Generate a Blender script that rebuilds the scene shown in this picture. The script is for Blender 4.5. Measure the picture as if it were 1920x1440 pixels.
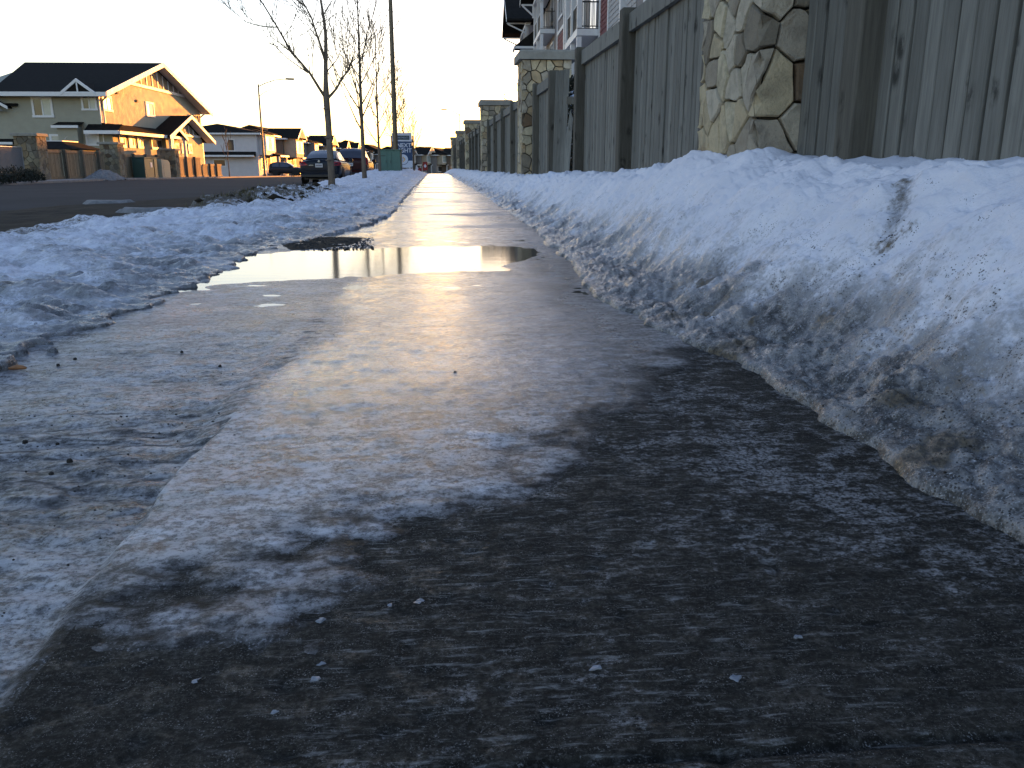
import bpy, math, random
import numpy as np
from mathutils import Vector, Matrix

for _o in list(bpy.data.objects):
    bpy.data.objects.remove(_o, do_unlink=True)
scene = bpy.context.scene
C = scene.collection
rnd = random.Random(11)
R = math.radians

# ------------------------------------------------------------------ camera
CAM_H = 0.52
cd = bpy.data.cameras.new('camera')
cam = bpy.data.objects.new('camera', cd)
C.objects.link(cam)
cam.location = (0, 0, CAM_H)
cam.rotation_euler = (math.pi/2 - math.atan(410/1540), 0, -R(5.16))
cd.sensor_width = 36.0
cd.lens = 36.0*1540/1920
cd.clip_start = 0.05
cd.clip_end = 3000
scene.camera = cam

# ------------------------------------------------------------------ sky, sun, exposure
SUN_AZ, SUN_EL = R(20.0), R(3.5)
world = bpy.data.worlds.new('World')
scene.world = world
world.use_nodes = True
wn = world.node_tree
wn.nodes.clear()
sky = wn.nodes.new('ShaderNodeTexSky')
sky.sky_type = 'NISHITA'
sky.sun_disc = False
sky.sun_elevation = SUN_EL
sky.sun_rotation = SUN_AZ
sky.altitude = 600
sky.air_density = 1.0
sky.dust_density = 0.9
sky.ozone_density = 1.5
bg = wn.nodes.new('ShaderNodeBackground')
bg.inputs['Strength'].default_value = 0.15
wo = wn.nodes.new('ShaderNodeOutputWorld')
tint = wn.nodes.new('ShaderNodeMix'); tint.data_type = 'RGBA'; tint.blend_type = 'MULTIPLY'
tint.inputs[0].default_value = 1.0
tint.inputs[7].default_value = (1.03, .955, 1.09, 1)      # evening air: slightly rosy
wn.links.new(sky.outputs[0], tint.inputs[6])
wn.links.new(tint.outputs[2], bg.inputs['Color'])
wn.links.new(bg.outputs[0], wo.inputs['Surface'])

sd = bpy.data.lights.new('sun', 'SUN')
sd.energy = 2.5
sd.angle = R(0.5)
sd.color = (1.0, 0.35, 0.05)
sun = bpy.data.objects.new('sun', sd)
C.objects.link(sun)
sv = Vector((math.sin(SUN_AZ)*math.cos(SUN_EL), math.cos(SUN_AZ)*math.cos(SUN_EL), math.sin(SUN_EL)))
sun.rotation_euler = sv.to_track_quat('Z', 'Y').to_euler()
sun.location = (30, 100, 40)

scene.view_settings.view_transform = 'Standard'
scene.view_settings.look = 'None'
scene.view_settings.exposure = 2.0
scene.view_settings.gamma = 1.0
scene.view_settings.use_curve_mapping = False

# ------------------------------------------------------------------ helpers
def tag(o, label=None, cat=None, group=None, kind=None):
    if label: o['label'] = label
    if cat: o['category'] = cat
    if group: o['group'] = group
    if kind: o['kind'] = kind
    return o

def link(name, me, parent=None, loc=None, rot=None):
    o = bpy.data.objects.new(name, me)
    C.objects.link(o)
    if parent is not None: o.parent = parent
    if loc is not None: o.location = loc
    if rot is not None: o.rotation_euler = rot
    return o

def empty(name, loc, rz=0.0, label=None, cat=None, group=None):
    o = link(name, None, None, loc, (0, 0, rz))
    o.empty_display_size = 0.2
    return tag(o, label, cat, group)

class MB:
    def __init__(s): s.v = []; s.f = []
    def quad(s, *p):
        n = len(s.v); s.v += [tuple(q) for q in p]; s.f.append(tuple(range(n, n+len(p))))
    def box(s, x0, x1, y0, y1, z0, z1):
        n = len(s.v)
        s.v += [(x0,y0,z0),(x1,y0,z0),(x1,y1,z0),(x0,y1,z0),(x0,y0,z1),(x1,y0,z1),(x1,y1,z1),(x0,y1,z1)]
        for a in ((3,2,1,0),(4,5,6,7),(0,1,5,4),(1,2,6,5),(2,3,7,6),(3,0,4,7)):
            s.f.append(tuple(n+i for i in a))
    def cbox(s, x0, x1, y0, y1, z0, z1, b=0.01):
        # box with chamfered vertical edges and a chamfered top
        n = len(s.v)
        def ring(i, z):
            return [(x0+b+i,y0+i,z),(x1-b-i,y0+i,z),(x1-i,y0+b+i,z),(x1-i,y1-b-i,z),
                    (x1-b-i,y1-i,z),(x0+b+i,y1-i,z),(x0+i,y1-b-i,z),(x0+i,y0+b+i,z)]
        s.v += ring(0, z0)+ring(0, z1-b)+ring(b*.8, z1)
        for k in range(2):
            for i in range(8):
                j = (i+1) % 8
                s.f.append((n+k*8+i, n+k*8+j, n+k*8+8+j, n+k*8+8+i))
        s.f.append(tuple(n+16+i for i in range(8)))
        s.f.append(tuple(n+7-i for i in range(8)))
    def obox(s, a, b, w, h, up=(0,0,1)):
        # bar from a to b, section w x h
        a = Vector(a); b = Vector(b); d = (b-a).normalized()
        u = Vector(up)
        if abs(d.dot(u)) > .98: u = Vector((0,1,0))
        r = d.cross(u).normalized(); u = r.cross(d).normalized()
        n = len(s.v)
        for p in (a, b):
            for i, j in ((-1,-1),(1,-1),(1,1),(-1,1)):
                s.v.append(tuple(p + r*(i*w/2) + u*(j*h/2)))
        for q in ((3,2,1,0),(4,5,6,7),(0,1,5,4),(1,2,6,5),(2,3,7,6),(3,0,4,7)):
            s.f.append(tuple(n+i for i in q))
    def extrude(s, poly, off):
        # polygon (list of 3D) extruded by vector off
        n = len(s.v); k = len(poly); o = Vector(off)
        s.v += [tuple(p) for p in poly] + [tuple(Vector(p)+o) for p in poly]
        s.f.append(tuple(n+k-1-i for i in range(k)))
        s.f.append(tuple(n+k+i for i in range(k)))
        for i in range(k):
            j = (i+1) % k
            s.f.append((n+i, n+j, n+k+j, n+k+i))
    def tube(s, pts, rad, n=6, cap=True):
        pts = [Vector(p) for p in pts]
        m = len(pts)
        base = len(s.v)
        ref = Vector((.31,.77,.2)).normalized()
        for i, p in enumerate(pts):
            d = (pts[min(i+1,m-1)]-pts[max(i-1,0)])
            d = d.normalized() if d.length > 1e-9 else Vector((0,0,1))
            a = d.cross(ref)
            if a.length < .05: a = d.cross(Vector((1,0,0)))
            a.normalize(); b = d.cross(a)
            r = rad[i] if isinstance(rad, (list, tuple)) else rad
            for k in range(n):
                t = 2*math.pi*k/n
                s.v.append(tuple(p + a*(r*math.cos(t)) + b*(r*math.sin(t))))
        for i in range(m-1):
            for k in range(n):
                l = (k+1) % n
                s.f.append((base+i*n+k, base+i*n+l, base+(i+1)*n+l, base+(i+1)*n+k))
        if cap:
            s.f.append(tuple(base+n-1-k for k in range(n)))
            s.f.append(tuple(base+(m-1)*n+k for k in range(n)))
    def lathe(s, prof, n=16, axis='z', c=(0,0,0)):
        base = len(s.v); m = len(prof)
        for (r, h) in prof:
            for k in range(n):
                t = 2*math.pi*k/n
                a, b = r*math.cos(t), r*math.sin(t)
                q = {'z': (a, b, h), 'x': (h, a, b), 'y': (b, h, a)}[axis]
                s.v.append((q[0]+c[0], q[1]+c[1], q[2]+c[2]))
        for i in range(m-1):
            for k in range(n):
                l = (k+1) % n
                s.f.append((base+i*n+k, base+i*n+l, base+(i+1)*n+l, base+(i+1)*n+k))
        s.f.append(tuple(base+n-1-k for k in range(n)))
        s.f.append(tuple(base+(m-1)*n+k for k in range(n)))
    def blob(s, c, r, seed=0, sq=(1,1,1)):
        # small irregular pebble (octahedron subdivided once)
        rr = random.Random(seed)
        n = len(s.v)
        o = [(1,0,0),(-1,0,0),(0,1,0),(0,-1,0),(0,0,1),(0,0,-1)]
        for p in o:
            k = r*rr.uniform(.7, 1.25)
            s.v.append((c[0]+p[0]*k*sq[0], c[1]+p[1]*k*sq[1], c[2]+p[2]*k*sq[2]))
        for q in ((0,2,4),(2,1,4),(1,3,4),(3,0,4),(2,0,5),(1,2,5),(3,1,5),(0,3,5)):
            s.f.append(tuple(n+i for i in q))
    def mesh(s, name, m=None, smooth=False):
        me = bpy.data.meshes.new(name)
        me.from_pydata(s.v, [], s.f)
        me.validate()
        if m is not None: me.materials.append(m)
        if smooth:
            me.polygons.foreach_set('use_smooth', [True]*len(me.polygons))
        me.update()
        return me
    def build(s, name, m, parent=None, loc=None, rot=None, smooth=False):
        return link(name, s.mesh(name, m, smooth), parent, loc, rot)

# ------------------------------------------------------------------ noise (numpy)
def _perm(seed):
    r = np.random.RandomState(seed)
    p = r.permutation(256)
    g = r.uniform(0, 2*np.pi, 256)
    return np.concatenate([p, p]), np.cos(g), np.sin(g)
_pc = {}
def perlin(x, y, seed=0):
    if seed not in _pc: _pc[seed] = _perm(seed)
    p, gx, gy = _pc[seed]
    xi = np.floor(x).astype(np.int64); yi = np.floor(y).astype(np.int64)
    xf = x-xi; yf = y-yi
    u = xf*xf*xf*(xf*(xf*6-15)+10); v = yf*yf*yf*(yf*(yf*6-15)+10)
    def g(ix, iy, dx, dy):
        h = p[(p[ix & 255] + iy) & 255]
        return gx[h]*dx + gy[h]*dy
    a = g(xi, yi, xf, yf); b = g(xi+1, yi, xf-1, yf)
    c = g(xi, yi+1, xf, yf-1); d = g(xi+1, yi+1, xf-1, yf-1)
    return 1.5*((a+(b-a)*u) + ((c+(d-c)*u) - (a+(b-a)*u))*v)
def fbm(x, y, seed=0, octv=4, gain=.5):
    t = 0; a = 1.0
    for i in range(octv):
        t = t + a*perlin(x*2**i, y*2**i, seed+i); a *= gain
    return t
def billow(x, y, seed=0, octv=3, gain=.5):
    t = 0; a = 1.0
    for i in range(octv):
        t = t + a*(np.abs(perlin(x*2**i, y*2**i, seed+i))*2-.5); a *= gain
    return t
def sstep(a, b, x):
    t = np.clip((x-a)/(b-a), 0, 1); return t*t*(3-2*t)

def grid_mesh(name, X, Y, Z, m, mask=None, keep=None, smooth=True, mask2=None):
    ny, nx = X.shape
    me = bpy.data.meshes.new(name)
    idx = np.arange(nx*ny).reshape(ny, nx)
    q = np.stack([idx[:-1,:-1], idx[:-1,1:], idx[1:,1:], idx[1:,:-1]], -1).reshape(-1, 4)
    co = np.stack([X, Y, Z], -1).reshape(-1, 3)
    mk = None if mask is None else mask.reshape(-1, 4)
    mk2 = None if mask2 is None else mask2.reshape(-1)
    if keep is not None:
        kv = keep.reshape(-1)
        q = q[kv[q].any(axis=1)]
        used = np.zeros(nx*ny, bool); used[q.reshape(-1)] = True
        remap = np.cumsum(used)-1
        q = remap[q]; co = co[used]
        if mk is not None: mk = mk[used]
        if mk2 is not None: mk2 = mk2[used]
    nf = len(q)
    me.vertices.add(len(co)); me.vertices.foreach_set('co', co.astype(np.float32).ravel())
    me.loops.add(nf*4); me.loops.foreach_set('vertex_index', q.astype(np.int32).ravel())
    me.polygons.add(nf)
    me.polygons.foreach_set('loop_start', np.arange(0, nf*4, 4, dtype=np.int32))
    me.polygons.foreach_set('loop_total', np.full(nf, 4, dtype=np.int32))
    me.polygons.foreach_set('use_smooth', np.full(nf, smooth, dtype=bool))
    me.update(calc_edges=True)
    if mk is not None:
        at = me.attributes.new('mask', 'FLOAT_COLOR', 'POINT')
        at.data.foreach_set('color', mk.astype(np.float32).ravel())
    if mk2 is not None:
        at = me.attributes.new('sheen', 'FLOAT', 'POINT'); at.data.foreach_set('value', mk2.astype(np.float32))
    me.materials.append(m)
    return link(name, me)

# ------------------------------------------------------------------ materials
class NT:
    def __init__(s, name):
        s.m = bpy.data.materials.new(name); s.m.use_nodes = True
        s.t = s.m.node_tree; s.t.nodes.clear()
        s.out = s.t.nodes.new('ShaderNodeOutputMaterial')
        s.b = s.t.nodes.new('ShaderNodeBsdfPrincipled')
        s.t.links.new(s.b.outputs[0], s.out.inputs[0])
    def n(s, typ, **k):
        nd = s.t.nodes.new(typ)
        for a, v in k.items(): setattr(nd, a, v)
        return nd
    def l(s, a, b): s.t.links.new(a, b)
    def set(s, i, v):
        if hasattr(v, 'is_output') or hasattr(v, 'links'): s.l(v, s.b.inputs[i])
        else: s.b.inputs[i].default_value = v
    def coord(s, scale=(1,1,1), rand=False):
        tc = s.n('ShaderNodeTexCoord')
        mp = s.n('ShaderNodeMapping')
        mp.inputs['Scale'].default_value = scale
        s.l(tc.outputs['Object'], mp.inputs['Vector'])
        if rand:
            oi = s.n('ShaderNodeObjectInfo')
            mu = s.n('ShaderNodeMath', operation='MULTIPLY'); mu.inputs[1].default_value = 57.0
            s.l(oi.outputs['Random'], mu.inputs[0])
            cx = s.n('ShaderNodeCombineXYZ')
            for i in range(3): s.l(mu.outputs[0], cx.inputs[i])
            s.l(cx.outputs[0], mp.inputs['Location'])
        return mp.outputs[0]
    def noise(s, vec, scale, detail=4, rough=.55, dist=0):
        nd = s.n('ShaderNodeTexNoise')
        nd.inputs['Scale'].default_value = scale
        nd.inputs['Detail'].default_value = detail
        nd.inputs['Roughness'].default_value = rough
        nd.inputs['Distortion'].default_value = dist
        s.l(vec, nd.inputs['Vector'])
        return nd.outputs['Fac']
    def voro(s, vec, scale, feature='F1'):
        nd = s.n('ShaderNodeTexVoronoi'); nd.feature = feature
        nd.inputs['Scale'].default_value = scale
        s.l(vec, nd.inputs['Vector'])
        return nd.outputs['Distance']
    def math(s, op, a, b=None, c=None, clamp=False):
        nd = s.n('ShaderNodeMath', operation=op); nd.use_clamp = clamp
        for i, v in enumerate((a, b, c)):
            if v is None: continue
            if hasattr(v, 'links'): s.l(v, nd.inputs[i])
            else: nd.inputs[i].default_value = v
        return nd.outputs[0]
    def ramp(s, v, a, b, lo=0.0, hi=1.0):
        nd = s.n('ShaderNodeMapRange'); nd.clamp = True; nd.interpolation_type = 'SMOOTHSTEP'
        s.l(v, nd.inputs['Value'])
        nd.inputs['From Min'].default_value = a; nd.inputs['From Max'].default_value = b
        nd.inputs['To Min'].default_value = lo; nd.inputs['To Max'].default_value = hi
        return nd.outputs['Result']
    def mix(s, f, a, b):
        nd = s.n('ShaderNodeMix'); nd.data_type = 'RGBA'
        def put(sock, v):
            if hasattr(v, 'links'): s.l(v, sock)
            elif isinstance(v, (int, float)): sock.default_value = v
            else: sock.default_value = (*v, 1)
        put(nd.inputs[0], f); put(nd.inputs[6], a); put(nd.inputs[7], b)
        return nd.outputs[2]
    def bump(s, h, strength=.5, dist=.01, prev=None):
        nd = s.n('ShaderNodeBump')
        nd.inputs['Strength'].default_value = strength; nd.inputs['Distance'].default_value = dist
        s.l(h, nd.inputs['Height'])
        if prev is not None: s.l(prev, nd.inputs['Normal'])
        return nd.outputs[0]
    def attr(s, name='mask'):
        a = s.n('ShaderNodeAttribute'); a.attribute_name = name
        sp = s.n('ShaderNodeSeparateColor'); s.l(a.outputs['Color'], sp.inputs[0])
        return sp.outputs[0], sp.outputs[1], sp.outputs[2], a.outputs['Alpha']

def mat(name, col, rough=.65, var=.25, scale=6.0, bump=.15, bscale=60.0, spec=.4, metal=0.0, stretch=(1,1,1), rand=False, coat=0.0):
    s = NT(name)
    v = s.coord(stretch, rand)
    n1 = s.noise(v, scale, 5, .6)
    n2 = s.noise(v, bscale, 3)
    f = s.ramp(s.math('ADD', s.math('MULTIPLY', n1, .7), s.math('MULTIPLY', n2, .3)), .3, .7)
    lo = tuple(c*(1-var) for c in col); hi = tuple(min(1, c*(1+var)) for c in col)
    s.set('Base Color', s.mix(f, lo, hi))
    s.set('Roughness', s.ramp(n1, .2, .8, max(.02, rough-.08), min(1, rough+.08)))
    s.set('Specular IOR Level', spec); s.set('Metallic', metal)
    if coat: s.set('Coat Weight', coat); s.set('Coat Roughness', .08)
    if bump: s.set('Normal', s.bump(n2, bump, .004))
    return s.m

def mat_wood(name, col, dark, grain=1.0):
    s = NT(name)
    v = s.coord((9, 9, .55), True)
    g1 = s.noise(v, 6, 6, .65, .4)
    vf = s.coord((60, 60, 1.6), True)
    g2 = s.noise(vf, 4, 3, .6)
    vk = s.coord((1, 1, .55), True)
    kn = s.voro(vk, 8.0)
    kd = s.math('MULTIPLY', s.ramp(kn, .10, .30, 1, 0), s.ramp(s.noise(vk, 22, 4, .7), .35, .6))
    blotch = s.ramp(s.noise(s.coord((1,1,.4), True), 3.5, 5, .7), .45, .75)
    oi = s.n('ShaderNodeObjectInfo')
    tint = s.math('ADD', s.math('MULTIPLY', oi.outputs['Random'], .36), .80)
    f = s.ramp(s.math('ADD', s.math('MULTIPLY', g1, .75), s.math('MULTIPLY', g2, .25)), .30, .70)
    c = s.mix(f, dark, col)
    c = s.mix(s.math('MULTIPLY', blotch, .45), c, tuple(d*.7 for d in dark))
    c = s.mix(s.math('MULTIPLY', kd, .85), c, tuple(d*.18 for d in dark))
    mm = s.n('ShaderNodeMix'); mm.data_type = 'RGBA'; mm.blend_type = 'MULTIPLY'; mm.inputs[0].default_value = 1
    cc = s.n('ShaderNodeCombineColor')
    for i in range(3): s.l(tint, cc.inputs[i])
    s.l(c, mm.inputs[6]); s.l(cc.outputs[0], mm.inputs[7])
    s.set('Base Color', mm.outputs[2])
    s.set('Roughness', .82); s.set('Specular IOR Level', .2)
    s.set('Normal', s.bump(s.math('ADD', s.math('MULTIPLY', g2, .6), s.math('MULTIPLY', g1, .5)), .35*grain, .003))
    return s.m

def mat_stone(name, k=1.0):
    s = NT(name)
    oi = s.n('ShaderNodeObjectInfo')
    cr = s.n('ShaderNodeValToRGB'); cr.color_ramp.interpolation = 'CONSTANT'
    cols = [(.54,.44,.28),(.46,.40,.31),(.62,.54,.37),(.38,.325,.245),(.49,.37,.22),(.58,.51,.39),(.27,.23,.17),(.58,.48,.31),(.20,.13,.075)]
    e = cr.color_ramp.elements
    while len(e) < len(cols): e.new(.5)
    for i, c in enumerate(cols):
        e[i].position = i/len(cols) + (.08 if i == 8 else 0); e[i].color = (c[0]*k, c[1]*k, c[2]*k, 1)
    s.l(oi.outputs['Random'], cr.inputs[0])
    v = s.coord((1,1,1), True)
    n1 = s.noise(v, 9, 6, .65, .3); n2 = s.noise(v, 70, 4, .7)
    rust = s.ramp(s.noise(v, 5, 4, .6), .56, .74)
    c = s.mix(s.math('MULTIPLY', rust, .55), cr.outputs[0], (.24,.14,.06))
    c = s.mix(s.ramp(n1, .32, .62, .45, 0), c, (.14,.125,.10))
    c = s.mix(s.ramp(n2, .58, .78, 0, .55), c, (.07,.06,.05))
    s.set('Base Color', c); s.set('Roughness', .85); s.set('Specular IOR Level', .25)
    s.set('Normal', s.bump(s.math('ADD', n1, s.math('MULTIPLY', n2, .6)), 1.0, .016))
    return s.m

def mat_glass(name, col, rough=.06):
    s = NT(name)
    v = s.coord((1,1,1))
    n = s.noise(v, 2.2, 2)
    s.set('Base Color', s.mix(n, tuple(c*.7 for c in col), tuple(c*1.2 for c in col)))
    s.set('Roughness', rough); s.set('Specular IOR Level', .6)
    return s.m
M = {}
M['wood'] = mat_wood('weathered_grey_wood', (.245,.237,.208), (.15,.145,.127))
M['post'] = mat_wood('weathered_post_wood', (.15,.138,.112), (.085,.078,.063))
M['wood_tan'] = mat_wood('tan_fence_wood', (.36,.28,.18), (.2,.15,.095))
M['stone'] = mat_stone('ledge_stone')
M['stone_dark'] = mat_stone('brown_ledge_stone', .5)
M['mortar'] = mat('mortar', (.075,.07,.06), .95, .3, 20, .4, 90)
M['cap'] = mat('concrete_cap', (.26,.245,.21), .85, .2, 7, .35, 80)
M['concrete_dry'] = mat('pale_concrete', (.27,.26,.25), .85, .22, 3, .2, 60)
M['asphalt'] = mat('asphalt', (.034,.034,.037), .95, .35, .5, .6, 45, .12)
M['soil'] = mat('muddy_soil', (.032,.025,.017), .95, .5, 2.2, .9, 22, .12)
M['grass_dead'] = mat('dormant_lawn', (.10,.085,.05), .95, .4, .9, .6, 30, .1)
M['bark'] = mat('young_bark', (.15,.115,.085), .8, .35, 14, .5, 60, stretch=(1,1,.35))
M['twig'] = mat('twig_bark', (.12,.09,.06), .8, .3, 10, .2)
M['white'] = mat('white_trim', (.74,.73,.72), .5, .06, 4, .05)
M['shingle'] = mat('dark_shingles', (.018,.0165,.015), .98, .4, 5, .6, 40, .05)
M['olive'] = mat('olive_siding', (.34,.325,.255), .7, .08, 2, .1)
M['board_panel'] = mat('brown_gable_panel', (.24,.19,.14), .7, .1, 3, .1)
M['dark_wall'] = mat('charcoal_siding', (.045,.046,.055), .7, .2, 3, .1)
M['cream'] = mat('white_siding', (.62,.58,.57), .7, .06, 2, .1)
M['brownwall'] = mat('brown_siding', (.15,.115,.085), .75, .15, 2, .1)
M['tanwall'] = mat('tan_siding', (.42,.35,.25), .75, .1, 2, .1)
M['greywall'] = mat('grey_siding', (.22,.205,.2), .75, .1, 2, .1)
M['glass'] = mat_glass('window_glass', (.05,.055,.065))
M['blind'] = mat('window_blind', (.62,.62,.6), .6, .06, 3, .05)
M['glass_pale'] = mat_glass('curtained_glass', (.38,.44,.42), .15)
M['redshake'] = mat('red_shakes', (.23,.085,.08), .8, .3, 8, .3)
M['greyshake'] = mat('pale_grey_shakes', (.46,.44,.42), .8, .18, 8, .3)
M['black'] = mat('black_metal', (.02,.02,.022), .45, .2, 5, .05)
M['galv'] = mat('galvanised_steel', (.42,.42,.42), .42, .12, 5, .05, metal=.7)
M['polebrown'] = mat('brown_lamp_pole', (.16,.125,.08), .45, .15, 5, .05, metal=.3)
M['green_box'] = mat('green_utility_paint', (.085,.17,.135), .5, .12, 3, .08)
M['dkgreen'] = mat('dark_green_paint', (.035,.075,.062), .5, .15, 3, .08)
M['beige'] = mat('beige_paint', (.42,.36,.26), .6, .1, 3, .08)
M['navy'] = mat('navy_print', (.02,.055,.135), .45, .06, 5, 0)
M['signwhite'] = mat('white_sign_board', (.62,.64,.72), .4, .05, 5, 0)
M['teal'] = mat('dark_teal_print', (.022,.05,.055), .45, .06, 5, 0)
M['signwood'] = mat('sign_post_wood', (.13,.09,.06), .8, .25, 9, .3, stretch=(1,1,.3))
M['orange'] = mat('orange_print', (.75,.38,.09), .5, .05, 5, 0)
M['printgrey'] = mat('pale_grey_print', (.36,.40,.52), .5, .05, 5, 0)
M['red'] = mat('red_print', (.24,.018,.016), .45, .08, 5, 0)
M['carblue'] = mat('dark_blue_car_paint', (.008,.013,.026), .4, .15, 3, 0, spec=.18, coat=.08)
M['carred'] = mat('dark_maroon_car_paint', (.035,.006,.008), .4, .15, 3, 0, spec=.18, coat=.08)
M['cargrey'] = mat('dark_grey_car_paint', (.018,.02,.027), .4, .15, 3, 0, spec=.18, coat=.08)
M['carglass'] = mat_glass('car_glass', (.05,.055,.085), .18)
M['rubber'] = mat('tyre_rubber', (.015,.015,.016), .85, .3, 12, .2)
M['rim'] = mat('wheel_alloy', (.35,.35,.36), .35, .1, 8, 0, metal=.8)
M['tail'] = mat('red_tail_lens', (.34,.02,.035), .15, .1, 6, 0, coat=.6)
M['plate'] = mat('licence_plate', (.58,.58,.6), .5, .05, 6, 0)
M['platechar'] = mat('plate_print', (.15,.1,.12), .5, .05, 6, 0)
M['needle'] = mat('spruce_needles', (.035,.05,.025), .9, .4, 3, .2)
M['evergreen'] = mat('dark_shrub_leaves', (.02,.022,.014), .9, .5, 8, .2)
M['gravelpile'] = mat('gritty_old_snow', (.21,.205,.205), .9, .35, 5, .9, 26, .2)
M['grit'] = mat('dark_grit', (.022,.019,.016), .8, .4, 30, 0)
M['straw'] = mat('dry_grass', (.11,.095,.045), .9, .4, 9, 0)
M['brownwood'] = mat('wet_wood_chip', (.30,.14,.06), .5, .3, 40, .2)

# ---- snow: mask r = soil, g = grey slush/ice, b = specks
def mat_snow():
    s = NT('old_snow')
    r, g, b, a = s.attr()
    v = s.coord()
    n0 = s.noise(v, 4.5, 5, .6); n1 = s.noise(v, 17, 5, .62); n2 = s.noise(v, 70, 5, .65); n3 = s.noise(v, 260, 3, .6)
    n1c = s.math('SUBTRACT', n1, .5); n2c = s.math('SUBTRACT', n2, .5)
    wob = s.math('ADD', s.math('MULTIPLY', n1c, 1.5), s.math('MULTIPLY', n2c, 1.3))
    gl = s.math('MULTIPLY', s.ramp(s.math('ADD', g, s.math('MULTIPLY', wob, .8)), .12, .85), s.ramp(g, .0, .12))
    so = s.math('MULTIPLY', s.ramp(s.math('ADD', r, s.math('MULTIPLY', wob, 1.0)), .22, .78), s.ramp(r, .0, .15))
    snow = s.mix(s.ramp(n0, .3, .7), (.72,.71,.77), (.83,.81,.86))
    snow = s.mix(s.ramp(n2, .55, .8, 0, .25), snow, (.60,.62,.66))
    slush = s.mix(s.ramp(s.math('ADD', s.math('MULTIPLY', n2, .4), s.math('MULTIPLY', n1, .6)), .40, .62), (.030,.027,.024), (.30,.29,.29))
    slush = s.mix(s.ramp(n3, .56, .72, 0, .7), slush, (.55,.55,.57))
    c = s.mix(gl, snow, slush)
    soilc = s.mix(s.ramp(n2, .35, .65), (.028,.022,.014), (.16,.125,.085))
    c = s.mix(so, c, soilc)
    # specks of grit
    vd = s.voro(v, 150.0); sp = s.noise(v, 9, 5, .7)
    pres = s.ramp(s.math('ADD', sp, s.math('MULTIPLY', b, .35)), .60, .85)
    rad = s.math('MULTIPLY', s.math('MULTIPLY', pres, s.ramp(n2, .35, .65, .3, 1)), .42)
    dot = s.math('MULTIPLY', s.math('LESS_THAN', vd, rad), s.ramp(b, 0.02, .2))
    c = s.mix(s.math('MULTIPLY', dot, .85), c, (.035,.028,.022))
    s.set('Base Color', c)
    rg = s.math('SUBTRACT', .72, s.math('MULTIPLY', gl, s.ramp(n2, .4, .6, .2, .5)), clamp=True)
    s.set('Roughness', rg)
    s.set('Specular IOR Level', .35)
    h = s.math('ADD', s.math('MULTIPLY', n2, .7), s.math('MULTIPLY', n3, .35))
    bn = s.bump(n1, .35, .03)
    s.set('Normal', s.bump(h, .42, .010, bn))
    return s.m
M['snow'] = mat_snow()

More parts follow.
